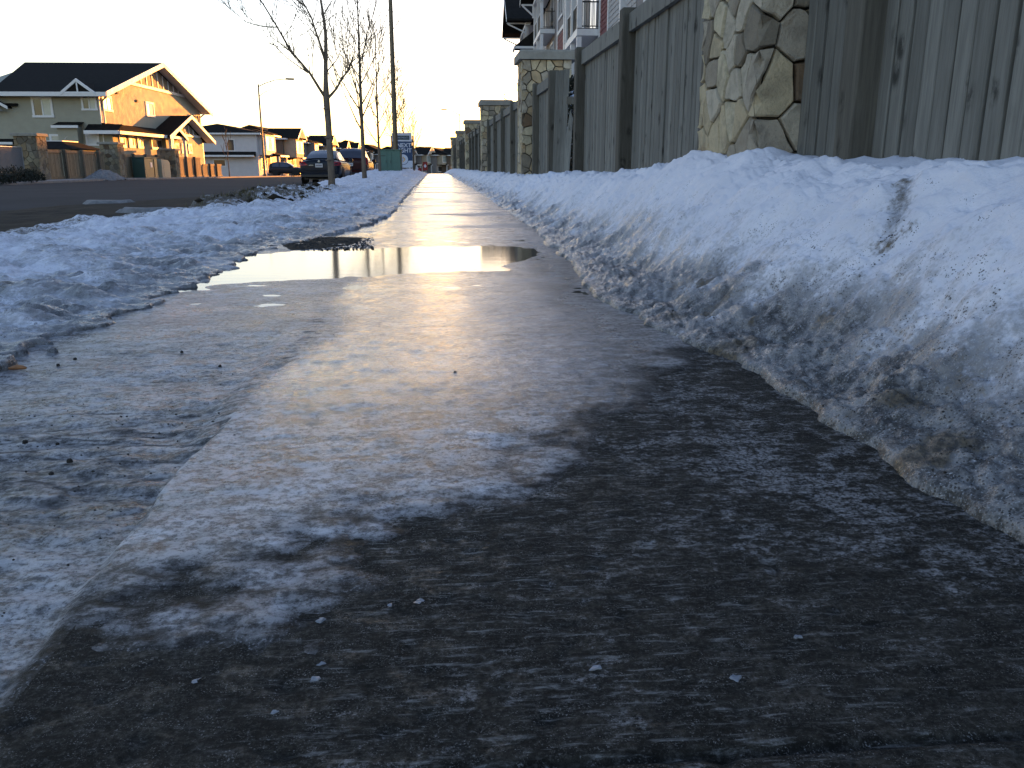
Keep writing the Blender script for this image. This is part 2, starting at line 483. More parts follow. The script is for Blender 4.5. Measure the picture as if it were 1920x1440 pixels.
# ---- ice: mask r = milky frost plus painted sky sheen, g = roughness, b = dirt and a dark line at the step, a = bump amount
def mat_ice():
    s = NT('sidewalk_ice')
    r, g, b, a = s.attr()
    v = s.coord(); vs = s.coord((.6, 1.35, 1))
    n0 = s.noise(vs, 4, 5, .65, .3); n1 = s.noise(vs, 20, 6, .7, .5); n2 = s.noise(v, 75, 6, .75); n3 = s.noise(v, 260, 4, .7)
    n1c = s.math('SUBTRACT', n1, .5)
    fine = s.math('ADD', s.math('MULTIPLY', n2, .6), s.math('MULTIPLY', n1, .4))
    m = s.math('ADD', r, s.math('MULTIPLY', n1c, 1.1), clamp=True)
    c = s.mix(s.ramp(fine, .43, .60), (.012,.0105,.009), (.085,.082,.08))
    frost = s.mix(s.ramp(fine, .42, .58), (.19,.185,.195), (.68,.66,.69))
    fl = s.math('MULTIPLY', s.ramp(n3, .54, .62), s.ramp(n1, .40, .60))
    pt = s.math('MULTIPLY', s.ramp(n3, .45, .38), s.ramp(n2, .56, .46))
    c = s.mix(s.math('MULTIPLY', m, s.ramp(r, 0, .10)), c, frost)
    c = s.mix(s.math('MULTIPLY', fl, .45), c, (.50,.49,.52))
    c = s.mix(s.math('MULTIPLY', pt, .70), c, (.022,.020,.018))
    # grit, pits and dark scratches frozen into the surface
    vd = s.voro(v, 120.0); pr = s.ramp(s.noise(v, 5.5, 5, .7), .48, .74)
    dot = s.math('LESS_THAN', vd, s.math('MULTIPLY', s.math('MULTIPLY', pr, s.ramp(n2, .35, .65, .3, 1)), .42))
    scr = s.ramp(s.noise(s.coord((.35, 2.2, 1)), 16, 6, .75, 1.6), .63, .70)
    crack = s.ramp(s.noise(s.coord((.5, 2.4, 1)), 7, 6, .7, 1.2), .58, .70)
    dirt_dark = s.math('MAXIMUM', s.math('MULTIPLY', crack, s.ramp(b, .1, .6)), s.math('MULTIPLY', scr, .55))
    pl = s.n('ShaderNodeTexVoronoi'); pl.feature = 'DISTANCE_TO_EDGE'; pl.inputs['Scale'].default_value = 9.0
    wv = s.n('ShaderNodeMix'); wv.data_type = 'VECTOR'; wv.inputs[0].default_value = .18
    nz = s.n('ShaderNodeTexNoise'); nz.inputs['Scale'].default_value = 6; cv = s.coord((.55, 1.5, 1)); s.l(cv, nz.inputs['Vector'])
    s.l(cv, wv.inputs[4]); s.l(nz.outputs['Color'], wv.inputs[5]); s.l(wv.outputs[1], pl.inputs['Vector'])
    plate = s.math('MULTIPLY', s.math('MULTIPLY', s.ramp(pl.outputs['Distance'], .01, .13, 1, 0), s.ramp(n1, .42, .58)), s.ramp(b, .5, .85))
    dirt_dark = s.math('MAXIMUM', dirt_dark, plate)
    dirt_dark = s.math('MAXIMUM', dirt_dark, dot)
    c = s.mix(s.math('MULTIPLY', dirt_dark, .85), c, (.018,.016,.014))
    s.set('Base Color', c)
    rr = s.math('ADD', g, s.math('MULTIPLY', s.math('SUBTRACT', n0, .5), .22))
    rr = s.math('ADD', rr, s.math('MULTIPLY', s.math('SUBTRACT', fine, .5), .55))
    rr = s.math('ADD', rr, s.math('MULTIPLY', dirt_dark, .35))
    s.set('Roughness', s.math('MAXIMUM', rr, .06))
    sh = s.n('ShaderNodeAttribute'); sh.attribute_name = 'sheen'
    shv = s.math('ADD', sh.outputs['Fac'], s.math('MULTIPLY', s.math('SUBTRACT', fine, .5), 1.2))
    shv = s.math('MULTIPLY', s.ramp(shv, .1, .9), s.math('MULTIPLY', s.ramp(n2, .42, .56, .25, 1), s.math('SUBTRACT', 1.0, s.math('MULTIPLY', pt, .8))))
    s.set('IOR', 1.42); s.set('Specular IOR Level', s.math('ADD', .14, s.math('MULTIPLY', shv, .80)))
    bn = s.n('ShaderNodeBump'); bn.inputs['Distance'].default_value = .008
    s.l(n1, bn.inputs['Height']); s.l(s.math('MULTIPLY', a, .30), bn.inputs['Strength'])
    bn2 = s.n('ShaderNodeBump'); bn2.inputs['Distance'].default_value = .009
    s.l(s.math('SUBTRACT', s.math('ADD', n2, s.math('MULTIPLY', n3, .45)), s.math('MULTIPLY', dirt_dark, .5)), bn2.inputs['Height']); s.l(s.math('MULTIPLY', a, .9), bn2.inputs['Strength'])
    s.l(bn.outputs[0], bn2.inputs['Normal'])
    s.set('Normal', bn2.outputs[0])
    return s.m
M['ice'] = mat_ice()

# ---- wet broom-finished concrete: mask r = glaze/frost, g = broom amount, b = dark damp
def mat_concrete():
    s = NT('wet_broomed_concrete')
    r, g, b, a = s.attr()
    v = s.coord()
    broom = s.noise(s.coord((15.0, 125, 1)), 1.0, 4, .65, .35)
    n0 = s.noise(v, 6, 5, .6, .5); n1 = s.noise(s.coord((.8,1.3,1)), 46, 6, .75, .6); n2 = s.noise(v, 130, 6, .78); n3 = s.noise(v, 420, 3, .7)
    n5 = s.noise(s.coord((.8,1.25,1)), 17, 6, .7, .6)
    c = s.mix(s.ramp(n5, .38, .60), (.0115,.0095,.0066), (.042,.036,.0275))
    c = s.mix(s.ramp(n2, .50, .62, 0, .7), c, (.095,.087,.077))
    c = s.mix(s.ramp(n2, .46, .38, 0, .75), c, (.0065,.006,.005))
    fk = s.math('MULTIPLY', s.ramp(n3, .55, .66), s.ramp(n1, .44, .60))
    c = s.mix(s.math('MULTIPLY', fk, .75), c, (.42,.40,.385))
    # aggregate pits
    pit = s.ramp(s.voro(s.coord((.8,1.2,1)), 34), .05, .2, 1, 0)
    pit = s.math('MULTIPLY', pit, s.ramp(n5, .5, .6))
    c = s.mix(s.math('MULTIPLY', pit, .8), c, (.006,.0055,.005))
    # residual glaze: pale flecks of ice crust left on the slab
    k = s.math('ADD', s.math('MULTIPLY', s.math('SUBTRACT', n1, .5), 1.7), s.math('MULTIPLY', s.math('SUBTRACT', n5, .5), 1.5))
    k = s.math('ADD', k, s.math('MULTIPLY', s.math('SUBTRACT', n0, .5), .8))
    gz = s.ramp(s.math('ADD', k, s.math('SUBTRACT', r, .5)), .10, .52)
    gz = s.math('MULTIPLY', gz, s.ramp(n2, .42, .56))
    c = s.mix(s.math('MULTIPLY', gz, .78), c, (.46,.44,.45))
    ridge = s.math('MULTIPLY', s.ramp(broom, .52, .70), s.math('MULTIPLY', g, s.ramp(n1, .36, .6)))
    c = s.mix(s.math('MULTIPLY', ridge, .9), c, (.38,.365,.35))
    s.set('Base Color', c)
    wet = s.math('MULTIPLY', s.ramp(n5, .45, .65), s.ramp(n2, .35, .6))
    s.set('Roughness', s.ramp(wet, 0, 1, .85, .42))
    s.set('Specular IOR Level', .22)
    b1 = s.n('ShaderNodeBump'); b1.inputs['Distance'].default_value = .003
    s.l(broom, b1.inputs['Height']); s.l(g, b1.inputs['Strength'])
    hh = s.math('SUBTRACT', s.math('ADD', s.math('MULTIPLY', n1, .6), s.math('MULTIPLY', n2, .6)), s.math('MULTIPLY', pit, .8))
    b2 = s.bump(hh, 1.0, .009, b1.outputs[0])
    s.set('Normal', s.bump(n3, .7, .002, b2))
    return s.m
M['concrete'] = mat_concrete()

def mat_water():
    s = NT('meltwater')
    v = s.coord((.5, 2.2, 1))
    n = s.noise(v, 9, 3)
    s.set('Base Color', s.mix(n, (.02,.018,.016), (.035,.032,.03)))
    s.set('Roughness', .09); s.set('IOR', 1.33)
    s.set('Normal', s.bump(n, .12, .004))
    return s.m
M['water'] = mat_water()
# ------------------------------------------------------------------ terrain
def zroad(Y):
    return -.25 - .009*np.clip(np.asarray(Y, float)-48, 0, 190)
def interp(Y, pts):
    p = sorted(pts); return np.interp(Y, [a for a, b in p], [b for a, b in p])
def geo(a, b, n): return a*(b/a)**(np.arange(n)/(n-1))

# one sheet to the horizon
_gx = np.concatenate([-geo(4, 900, 26)[::-1], np.linspace(-3.6, 3.6, 9), geo(4, 900, 26)])
_gy = np.concatenate([np.linspace(-300, 0, 8)[:-1], np.linspace(0, 250, 60), geo(260, 1500, 14)])
GX, GY = np.meshgrid(_gx, _gy)
GZ = zroad(GY) - .14 + .05*fbm(GX*.07, GY*.07, 3)
tag(grid_mesh('ground', GX, GY, GZ, M['grass_dead']), kind='structure')

# road with a slight crown
_x = np.linspace(-18.2, -3.72, 60); _y = np.concatenate([np.linspace(-30, 0, 8)[:-1], geo(.5, 330, 150)])
X, Y = np.meshgrid(_x, _y)
Z = zroad(Y) + .06*(1-((X+11)/7.3)**2) - .05 + .006*fbm(X*.9, Y*.5, 8)
tag(grid_mesh('road', X, Y, Z, M['asphalt']), kind='structure')

# muddy parking lane along the near kerb
_x = np.linspace(-8.4, -3.3, 130); _y = geo(4.5, 40, 210)
X, Y = np.meshgrid(_x, _y)
edge = -7.2 + .5*fbm(Y*.35, Y*0+3, 21) + np.interp(Y, [5, 16, 24, 40], [-.9, -.3, 1.6, 2.4])
cover = sstep(0, .7, X-edge + .25*fbm(X*2, Y*.8, 22))
Z = zroad(Y) - .035 + .06*(1-((X+11)/7.3)**2) + cover*(.03+.02*fbm(X*2.2, Y*1.2, 23, 5)) + sstep(-3.9, -3.4, X)*.1
tag(grid_mesh('muddy_shoulder', X, Y, Z, M['soil'], keep=cover > .02), kind='structure')
# flat remains of snow on the shoulder
for (cx, cy, rx, ry, z) in ((-6.6, 17.6, .45, .5, -.2), (-4.9, 14.6, .5, .35, -.207), (-4.9, 20.5, .8, .5, -.205)):
    mb = MB(); k = 26
    rim = [(cx+rx*math.cos(t)*(1+.25*math.sin(3*t+cx)), cy+ry*math.sin(t)*(1+.2*math.cos(2*t+cy)), z-.03) for t in [2*math.pi*i/k for i in range(k)]]
    top = [(cx+(p[0]-cx)*.8, cy+(p[1]-cy)*.8, z+.035+.01*math.sin(7*i)) for i, p in enumerate(rim)]
    mb.v = rim+top; mb.f = [(i, (i+1) % k, k+(i+1) % k, k+i) for i in range(k)]+[tuple(range(k, 2*k))]
    tag(mb.build('snow_patch', M['gravelpile'], smooth=True), kind='structure')

# far sidewalk + kerb on the other side of the road
mb = MB()
ys = [-30, 0, 20, 40, 48, 60, 80, 110, 150, 200, 300]
for a, b in zip(ys[:-1], ys[1:]):
    za, zb = float(zroad(a)), float(zroad(b))
    mb.quad((-19.9,a,za+.06),(-18.15,a,za+.06),(-18.15,b,zb+.06),(-19.9,b,zb+.06))
    mb.quad((-18.15,a,za+.06),(-18.15,a,za-.12),(-18.15,b,zb-.12),(-18.15,b,zb+.06))
tag(mb.build('far_sidewalk', M['concrete_dry']), kind='structure')
# near kerb
mb = MB(); ys = [12, 20, 30, 40, 48, 60, 80, 110, 150, 200, 300]
for a, b in zip(ys[:-1], ys[1:]):
    za, zb = float(zroad(a)), float(zroad(b))
    mb.quad((-3.74,a,za-.1),(-3.72,a,za+.13),(-3.72,b,zb+.13),(-3.74,b,zb-.1))
    mb.quad((-3.72,a,za+.13),(-3.55,a,za+.14),(-3.55,b,zb+.14),(-3.72,b,zb+.13))
    mb.quad((-3.55,a,za+.14),(-3.55,a,za-.1),(-3.55,b,zb-.1),(-3.55,b,zb+.14))
tag(mb.build('kerb', M['concrete_dry']), kind='structure')

def zwalk(Y): return -.009*np.clip(np.asarray(Y, float)-52, 0, 190)

# ---- concrete sidewalk with tooled joints every 1.6 m
jo = np.array([.62+1.62*i for i in range(70)])
_x = np.linspace(-.46, 1.3, 190)
_y = np.unique(np.concatenate([geo(.42, 110, 620), jo[jo < 14], jo[jo < 14]-.008, jo[jo < 14]+.008]))
X, Y = np.meshgrid(_x, _y)
jd = np.min(np.abs(_y[:, None]-jo[None, :]), axis=1)[:, None]
Z = zwalk(Y) + .0012*fbm(X*5, Y*5, 31, 4) - .006*np.exp(-(jd/.006)**2)
Z = Z - .02*sstep(.012, 0, X+.445)
pit = np.clip(perlin(X*26, Y*30, 33)-.45, 0, 1)
Z = Z - .011*pit
glz = np.interp(Y, [.7, .95, 1.5, 3], [.36, .46, .66, .7])*np.ones_like(X) + .22*fbm(X*2.3, Y*2.3, 34) - .30*np.exp(-((X+.3)/.13)**2)*sstep(1.0, .9, Y) + .05*sstep(.1, .5, X)
brm = np.interp(X, [-.45, -.2, -.1, .25, .55], [.12, .25, .9, .95, .35])*np.interp(Y, [.5, 1.5, 2.2], [1, .8, .2])
mask = np.stack([np.clip(glz, 0, 1), np.clip(brm, 0, 1), X*0, X*0+1], -1)
tag(grid_mesh('sidewalk', X, Y, Z, M['concrete'], mask), kind='structure')

# ---- feet of the two snow banks (measured along the walk)
RF = [(.3,.80),(.95,.79),(1.21,.81),(1.36,.79),(1.58,.78),(2.0,.79),(2.4,.72),(2.77,.69),(3.32,.63),(4.33,.72),(5.53,.75),(7.62,.81),(10.5,.82),(15.4,.85),(24.4,.81),(37,.78),(120,.76)]
LF = [(.4,-1.2),(1.5,-1.2),(2.23,-1.17),(2.58,-1.17),(3.03,-1.08),(3.63,-1.11),(4.26,-1.07),(4.89,-1.15),(5.81,-.98),(7.1,-.70),(9.47,-.48),(13.1,-.52),(21.4,-.55),(43,-.46),(120,-.42)]
def footR(Y): return interp(Y, RF) + .035*fbm(Y*3.1, Y*0+.5, 41, 4) + .012*perlin(Y*14, Y*0+.5, 45)
def footL(Y): return interp(Y, LF) + .07*fbm(Y*1.7, Y*0+.5, 42, 4)*np.minimum(1, 6/np.maximum(Y, 1))

# ---- ice crust over the walk and the frozen verge
_x = np.linspace(-1.5, 1.15, 300); _y = geo(.42, 110, 800)
X, Y = np.meshgrid(_x, _y)
stepx = -.43 + .03*fbm(Y*2.2, Y*0+1.5, 51) + .06*sstep(1.7, 2.6, Y)*(1-sstep(2.7, 4.2, Y)) - .03*sstep(1.55, 1.4, Y)
on = sstep(-.012, .012, X-stepx)
yb = np.interp(X, [-.45, -.28, -.16, -.02, .12, .3, .5, .8], [.90, .93, 1.0, 1.10, 1.34, 1.56, 1.9, 2.3])
edge = (Y - yb + .20*fbm(X*3.2, Y*3.2, 52, 5) + .05*fbm(X*16, Y*16, 53, 3))
th = .0075*np.tanh(edge/.16)
th = th + (.0022*fbm(X*5, Y*8, 54, 4) + .0012*fbm(X*19, Y*24, 55, 3))*sstep(-.3, .4, edge)
verge = -.012 + .004*fbm(X*4, Y*6, 56, 4) + .0025*fbm(X*17, Y*25, 57, 3)
rut = sstep(1.9, 1.6, Y)*sstep(.95, 1.4, Y)          # broken, trodden crust by the path edge
verge = verge + rut*(.005*np.sign(perlin(X*8+Y*3, Y*17, 58))*np.abs(perlin(X*8+Y*3, Y*17, 58))**.5 - .006)
verge = verge + .017*sstep(-.52, -.45, X)*sstep(1.45, 1.75, Y)
Z = verge*(1-on) + (th+.001)*on
# basin filled by the puddle
yn = np.interp(X, [-1.2, -.6, -.1, .3, .5, .7], [3.45, 3.85, 4.0, 4.2, 4.55, 5.2]) + .22*fbm(X*1.7, Y*2.0, 59, 4)
yf = np.interp(X, [-1.1, -.4, .2, .6], [5.2, 5.5, 5.6, 5.4]) + .15*fbm(X*2.1, Y*1.5, 159, 4)
pb = sstep(0, .35, Y-yn)*sstep(0, .3, yf-Y)
zone = sstep(2.3, 2.9, Y)*sstep(6.8, 6.2, Y)
Z = Z*(1-zone) + zone*(.0045 + .0025*fbm(X*4, Y*6, 160, 4) - .012*pb + .0085*pb*fbm(X*2.2, Y*5, 161, 5))
# far: wind-blown ridges of ice
Z = Z + sstep(5.5, 9, Y)*(.006*fbm(X*.9, Y*1.1, 60, 4))
Z = Z + zwalk(Y)
wet = sstep(-.42, -.3, X+.12*fbm(X*2, Y*1.4, 61))*sstep(.62, .30, X+.1*fbm(X*2, Y*2, 62)-.02*np.minimum(Y, 8))*sstep(1.15, 2.1, Y)
wet = np.maximum(wet, sstep(5.2, 6.5, Y))
milk_gleam = .60*(1-on) + on*np.interp(Y, [.8, 1.4, 2.2, 4], [.62, .78, .72, .50])  # frost, whitened further to stand in for reflected sky
milk_gleam = milk_gleam*(1-.5*wet)*(sstep(-.05, .22, edge)*on + (1-on)) - .30*sstep(.15, .6, X)*sstep(6, 4, Y) + .15*fbm(X*2.4, Y*3, 63)
rough = .34 - .26*wet + .06*sstep(.3, .7, X)*sstep(5, 3, Y) + .04*fbm(X*3, Y*4, 64)
rough = rough + .09*sstep(5, 9, Y) + .25*sstep(.05, .7, fbm(X*.5, Y*1.6, 162, 4))*sstep(5.6, 7, Y) - .06*sstep(.0, -.5, fbm(X*.5, Y*1.6, 162, 4))*sstep(5.6, 7, Y)
dirt_dark = np.clip(.75*rut*(1-on) + .25*(1-on) + .25*fbm(X*2, Y*2, 65) + .95*np.exp(-((X-stepx+.02)/.035)**2)*sstep(3.1, 2.6, Y)*sstep(1.2, 1.5, Y), 0, 1)  # last term darkens the foot of the path-edge step
rough = rough + .22*sstep(.22, -.05, edge)*on
bmp = np.clip(.85 - .60*wet + .25*rut*(1-on), .12, 1)*np.interp(Y, [1, 6, 20, 60], [1, 1.2, 1.6, 1.2])
milk_gleam = milk_gleam + .55*sstep(-.02, .05, edge)*sstep(.42, .2, edge)*sstep(.05, .55, fbm(X*7, Y*11, 66, 4))*sstep(.25, .05, X)*on
mask = np.stack([np.clip(milk_gleam, 0, 1), np.clip(rough, .05, 1), dirt_dark, bmp], -1)
keep = (edge > -.45) | (X < stepx+.03)
sheen = np.where(X < stepx, .55, sstep(-.06, .24, edge+.06*fbm(X*12, Y*15, 67, 3)))*np.ones_like(X)
sheen = sheen*(1-.1*(1-on)) + .25*wet
tag(grid_mesh('ice_sheet', X, Y, Z, M['ice'], mask, keep=keep, mask2=np.clip(sheen, 0, 1)), kind='structure')

# ---- puddle
mb = MB(); mb.quad((-1.3,3.05,.0028),(.62,3.3,.0028),(.62,6.1,.0028),(-1.3,6.1,.0028))
tag(mb.build('meltwater_puddle', M['water']), kind='structure')
for (cx, cy, rx, ry, z) in ((.05, 8.3, .42, .55, .0015), (.35, 11.5, .45, .9, .001), (-.05, 15.5, .5, 1.1, .001), (.25, 22, .6, 1.6, .0015)):
    mb = MB(); k = 30
    mb.quad(*[(cx+rx*math.cos(t)*(1+.2*math.sin(3*t+cx)), cy+ry*math.sin(t)*(1+.2*math.cos(2*t+cy)), z) for t in [2*math.pi*i/k for i in range(k)]])
    tag(mb.build('meltwater_puddle', M['water']), kind='structure')

# ---- right snow bank
def fenceX(Y): return 1.60 - .0085*np.clip(np.asarray(Y, float)-14.5, 0, 60)
def crestR(Y): return interp(Y, [(.3,.54),(1.4,.545),(2.0,.535),(2.4,.52),(3.0,.515),(3.5,.545),(4.1,.585),(4.6,.57),(5.2,.54),(6.0,.475),(7.4,.45),(9,.425),(11,.40),(14,.35),(20,.33),(30,.32),(60,.30),(120,-.2)])
def bankR(X, Y, fine=True):
    f = footR(Y); c = fenceX(Y) - .13
    s = (X-f)/np.maximum(c-f, .2)
    sc = np.clip(s, 0, 1)
    g = np.interp(sc, [0, .015, .10, .20, .30, .40, .55, .75, .9, 1], [0, .035, .075, .12, .19, .30, .52, .80, .95, 1.0])
    H = crestR(Y)
    h = H*np.minimum(g, 1)
    amp = sstep(0, .22, s)
    d = X*.75 + Y*.45; e = -X*.6 + Y*.9
    w = .035*fbm(X*2.0, Y*1.8, 71, 3)*amp
    w = w + .022*fbm(d*7, e*3.2, 72, 4)*amp + .009*billow(d*13, e*9, 73, 3)*(.5+.5*amp)
    if fine:
        lo = sstep(.55, .1, s)
        w = w + (.003+.0035*lo)*fbm(X*38, Y*34, 74, 3)*sstep(-.02, .08, s)
        w = w + .005*lo*np.abs(perlin(X*16, Y*15, 77))*sstep(0, .06, s)
    w = w*np.where(Y > 9, 1.25, 1)
    z = h + w*sstep(0, .06, s)
    # meltwater groove with grit, running down the bank
    gx, gy = X-1.33, Y-2.30
    u = gx*.62 + gy*.785; v2 = gx*.785 - gy*.62
    gm = sstep(.19, .05, np.abs(u))*np.exp(-((v2+.006*np.sin(u*22))/.032)**2)
    z = z - .022*gm
    z = np.where(s < 0, -.02 + s*.25, z)
    return z + zwalk(Y), s, gm, u, v2
_x = np.concatenate([np.linspace(.56, 1.5, 240), np.linspace(1.52, 2.6, 24)])
_y = geo(.42, 110, 900)
X, Y = np.meshgrid(_x, _y)
Z, s, gm, gu, gv = bankR(X, Y)
slush = np.interp(s, [-.1, .0, .16, .36, .55, .8], [1.0, 1.0, .98, .66, .24, .0])
slush = slush*np.interp(Y, [.5, 3, 6, 14, 30], [1.0, 1.0, .8, .6, .5]) + .34*fbm(X*4.2, Y*3.4, 75, 4)*sstep(.9, .2, s)
bkt = np.exp(-((X-1.02)/.14)**2)
slush = slush + .62*gm + .30*bkt*np.clip(fbm(X*6, Y*5, 78, 3), 0, 1)*sstep(4.5, 3, Y)
soil = np.interp(s, [0, .03, .10, .3, .5], [.22, .20, .16, .18, .0])*sstep(10, 3, Y) + .55*sstep(.28, .75, fbm(X*5, Y*4.4, 76, 4))*sstep(.75, .2, s)*sstep(5, 2.5, Y)
soil = soil + .42*gm + .62*np.exp(-((gu+.17)/.026)**2-(gv/.055)**2)
spk = np.interp(s, [0, .3, .7, 1], [.9, .75, .5, .18])
mask = np.stack([np.clip(soil, 0, 1), np.clip(slush, 0, 1), np.clip(spk, 0, 1), X*0+1], -1)
tag(grid_mesh('snow_bank', X, Y, Z, M['snow'], mask, keep=s > -.12), kind='structure')

# snow lying on the yard behind the fence
_x = np.linspace(2.3, 7, 20); _y = np.concatenate([np.linspace(-2, 60, 70)])
X, Y = np.meshgrid(_x, _y)
Z = .30 - .0035*np.maximum(Y, 0) + .05*fbm(X*.8, Y*.6, 80)
mask = np.stack([X*0, X*0, X*0, X*0+1], -1)
tag(grid_mesh('yard_snow', X, Y, Z, M['snow'], mask), kind='structure')

# ---- left snow on the verge
def backL(Y): return interp(Y, [(.4,-3.6),(6.9,-3.45),(8.6,-3.25),(10.2,-2.9),(12,-3.0),(14,-3.2),(18,-3.4),(25,-3.5),(120,-3.5)])
def topL(Y): return interp(Y, [(.4,.03),(2,.035),(3.2,.045),(5,.045),(7,.03),(9,.045),(12,.03),(15,.02),(18,.02),(24,.05),(30,.12),(38,.24),(44,.30),(50,.30),(60,.22),(120,-.3)])
def vergeL(X, Y):
    f = footL(Y); b = backL(Y) + .15*fbm(Y*1.1, Y*0, 91)
    d = f-X + (.06*fbm(X*4, Y*6, 191, 3)+.035*fbm(X*13, Y*19, 192, 3))*np.interp(Y, [2, 8, 20], [1, .8, .5]); d2 = X-b
    H = topL(Y)
    rise = np.power(np.clip(d/np.where(Y < 8, 1.15, .9), 0, 1), .95)
    h = H*rise*sstep(-.05, .45, d2)
    lip = .012*sstep(0, .02, d)*(1+.8*fbm(X*9, Y*11, 193, 2))
    ed = sstep(0, .25, d)*sstep(-.05, .3, d2)
    w = (.05*billow(X*1.7, Y*2.1, 92, 3, .5)-.012)*sstep(0, .5, d) + .018*billow(X*4.0, Y*8.0, 93, 3, .55) + .012*fbm(X*20, Y*26, 94, 3) + .008*billow(X*9, Y*18, 195, 2)
    w = w*np.interp(Y, [1, 5, 9, 16, 24, 40], [.55, .65, .8, .9, .55, .45])
    z = h + lip + w*ed
    soilz = np.exp(-((Y-13.4)/3.4)**4)*np.exp(-((X+2.75+.02*(Y-13))/.85)**4)
    z = z + soilz*(.09 + .09*np.clip(fbm(X*1.6, Y*1.1, 95, 4), -.4, 1) + .045*billow(X*5, Y*5, 96, 3))
    z = z + .10*np.exp(-((X+2.19)/.35)**2-((Y-18.0)/.6)**2)
    z = np.where(d < 0, -.03 + d*.3, z)
    z = np.where(d2 < 0, np.minimum(z, .01 + d2*.7), z)
    return z, d, d2, soilz
_x = np.concatenate([np.linspace(-4.2, -1.75, 200), np.linspace(-1.74, -.30, 210)])
_y = geo(.6, 110, 900)
X, Y = np.meshgrid(_x, _y)
Z, d, d2, soilz = vergeL(X, Y)
Z = Z + zwalk(Y)
f1 = fbm(X*2.2, Y*2.4, 97, 4); f2 = fbm(X*6, Y*8, 98, 3)
slush = np.interp(d, [0, .12, .5, 1.1, 1.9], [.95, .78, .58, .40, .28])*np.interp(Y, [2, 6, 10, 20, 40], [1.0, .9, .75, .6, .4]) + .30*f1 + .16*f2
soil = 1.05*soilz*(.72 + .5*fbm(X*2.1, Y*1.4, 99, 4)) + .62*sstep(.75, .0, d2+.3*f1)*sstep(24, 10, Y)*sstep(3.5, 6, Y)
soil = soil + .5*sstep(.35, .85, f1+.35*f2)*sstep(9, 6, Y)*sstep(.15, .6, d) + .7*np.exp(-((X+2.05)/.3)**2-((Y-3.15)/.28)**2) + .55*np.exp(-((X+2.3)/.5)**2-((Y-18)/.8)**2)
soil = soil + .30*sstep(.03, 0, d)*sstep(.1, .6, fbm(X*7, Y*7, 194, 3))*sstep(10, 2, Y) - .8*np.exp(-((X+3.1)/.35)**2-((Y-15.2)/1.2)**2)
spk = np.clip(.75-.3*d, .15, .9)*np.interp(Y, [2, 10, 25], [1, .8, .4])
mask = np.stack([np.clip(soil, 0, 1), np.clip(slush, 0, 1), np.clip(spk, 0, 1), X*0+1], -1)
tag(grid_mesh('snow_verge', X, Y, Z, M['snow'], mask, keep=(d > -.08) & (d2 > -.75)), kind='structure')
# bare ground below the verge
_x = np.linspace(-3.56, -.40, 40); _y = geo(.3, 330, 120)
X, Y = np.meshgrid(_x, _y)
Z = -.035 + zwalk(Y) + .01*fbm(X*3, Y*2, 101) - .12*sstep(-3.0, -3.6, X)
tag(grid_mesh('verge_soil', X, Y, Z, M['soil']), kind='structure')
# ------------------------------------------------------------------ stone pillars
def clip_half(poly, nx, ny, c):
    out = []
    k = len(poly)
    for i in range(k):
        p, q = poly[i], poly[(i+1) % k]
        dp = nx*p[0]+ny*p[1]-c; dq = nx*q[0]+ny*q[1]-c
        if dp <= 0: out.append(p)
        if dp*dq < 0:
            t = dp/(dp-dq); out.append((p[0]+t*(q[0]-p[0]), p[1]+t*(q[1]-p[1])))
    return out
def voronoi(pts, w, h, gap):
    cells = []
    for i, p in enumerate(pts):
        poly = [(0,0),(w,0),(w,h),(0,h)]
        for j, q in enumerate(pts):
            if i == j: continue
            nx, ny = q[0]-p[0], q[1]-p[1]
            L = math.hypot(nx, ny)
            if L < 1e-6 or L > 1.6: continue
            nx /= L; ny /= L
            c = nx*(p[0]+q[0])/2 + ny*(p[1]+q[1])/2 - gap/2
            poly = clip_half(poly, nx, ny, c)
            if len(poly) < 3: break
        cells.append(poly)
    return cells
def jitter_pts(w, h, size, rr, asp=1.25):
    pts = []; tries = 0
    while tries < 2500 and len(pts) < 150:
        tries += 1
        p = (rr.uniform(0, w), rr.uniform(0, h))
        m = size*rr.uniform(.72, 1.15)
        if all(((p[0]-q[0])*asp)**2 + (p[1]-q[1])**2 > m*m for q in pts): pts.append(p)
    return pts

def stone_pieces(mb, poly, to3, rr, corner_sides=()):
    # rough-faced stone: base outline, a shoulder, and an uneven face
    cx = sum(p[0] for p in poly)/len(poly); cy = sum(p[1] for p in poly)/len(poly)
    dep = rr.uniform(.028, .042)
    pts = []
    k = len(poly)
    # round off by splitting the long edges
    for i in range(k):
        p, q = poly[i], poly[(i+1) % k]
        pts.append(p)
        L = math.hypot(q[0]-p[0], q[1]-p[1])
        n = 2 if L > .14 else 1 if L > .05 else 0
        for t in range(n):
            f = (t+1)/(n+1)
            pts.append((p[0]+(q[0]-p[0])*f + rr.uniform(-.004,.004), p[1]+(q[1]-p[1])*f + rr.uniform(-.004,.004)))
    k = len(pts); n0 = len(mb.v)
    def fixed(p): return any(abs(p[0]-c) < 1e-5 for c in corner_sides)
    for (sc, d, jit) in ((1.0, 0, 0), (.992, dep*.7, .003), (.93, dep, .005)):
        for p in pts:
            if fixed(p):
                x = p[0]; y = cy+(p[1]-cy)*(sc if sc > .9 else .93)
            else:
                x = cx+(p[0]-cx)*sc; y = cy+(p[1]-cy)*sc
            mb.v.append(to3(x, y, d + rr.uniform(-jit, jit)))
    for r_ in range(2):
        for i in range(k):
            j = (i+1) % k
            mb.f.append((n0+r_*k+i, n0+r_*k+j, n0+(r_+1)*k+j, n0+(r_+1)*k+i))
    mb.f.append(tuple(n0+2*k+i for i in range(k)))

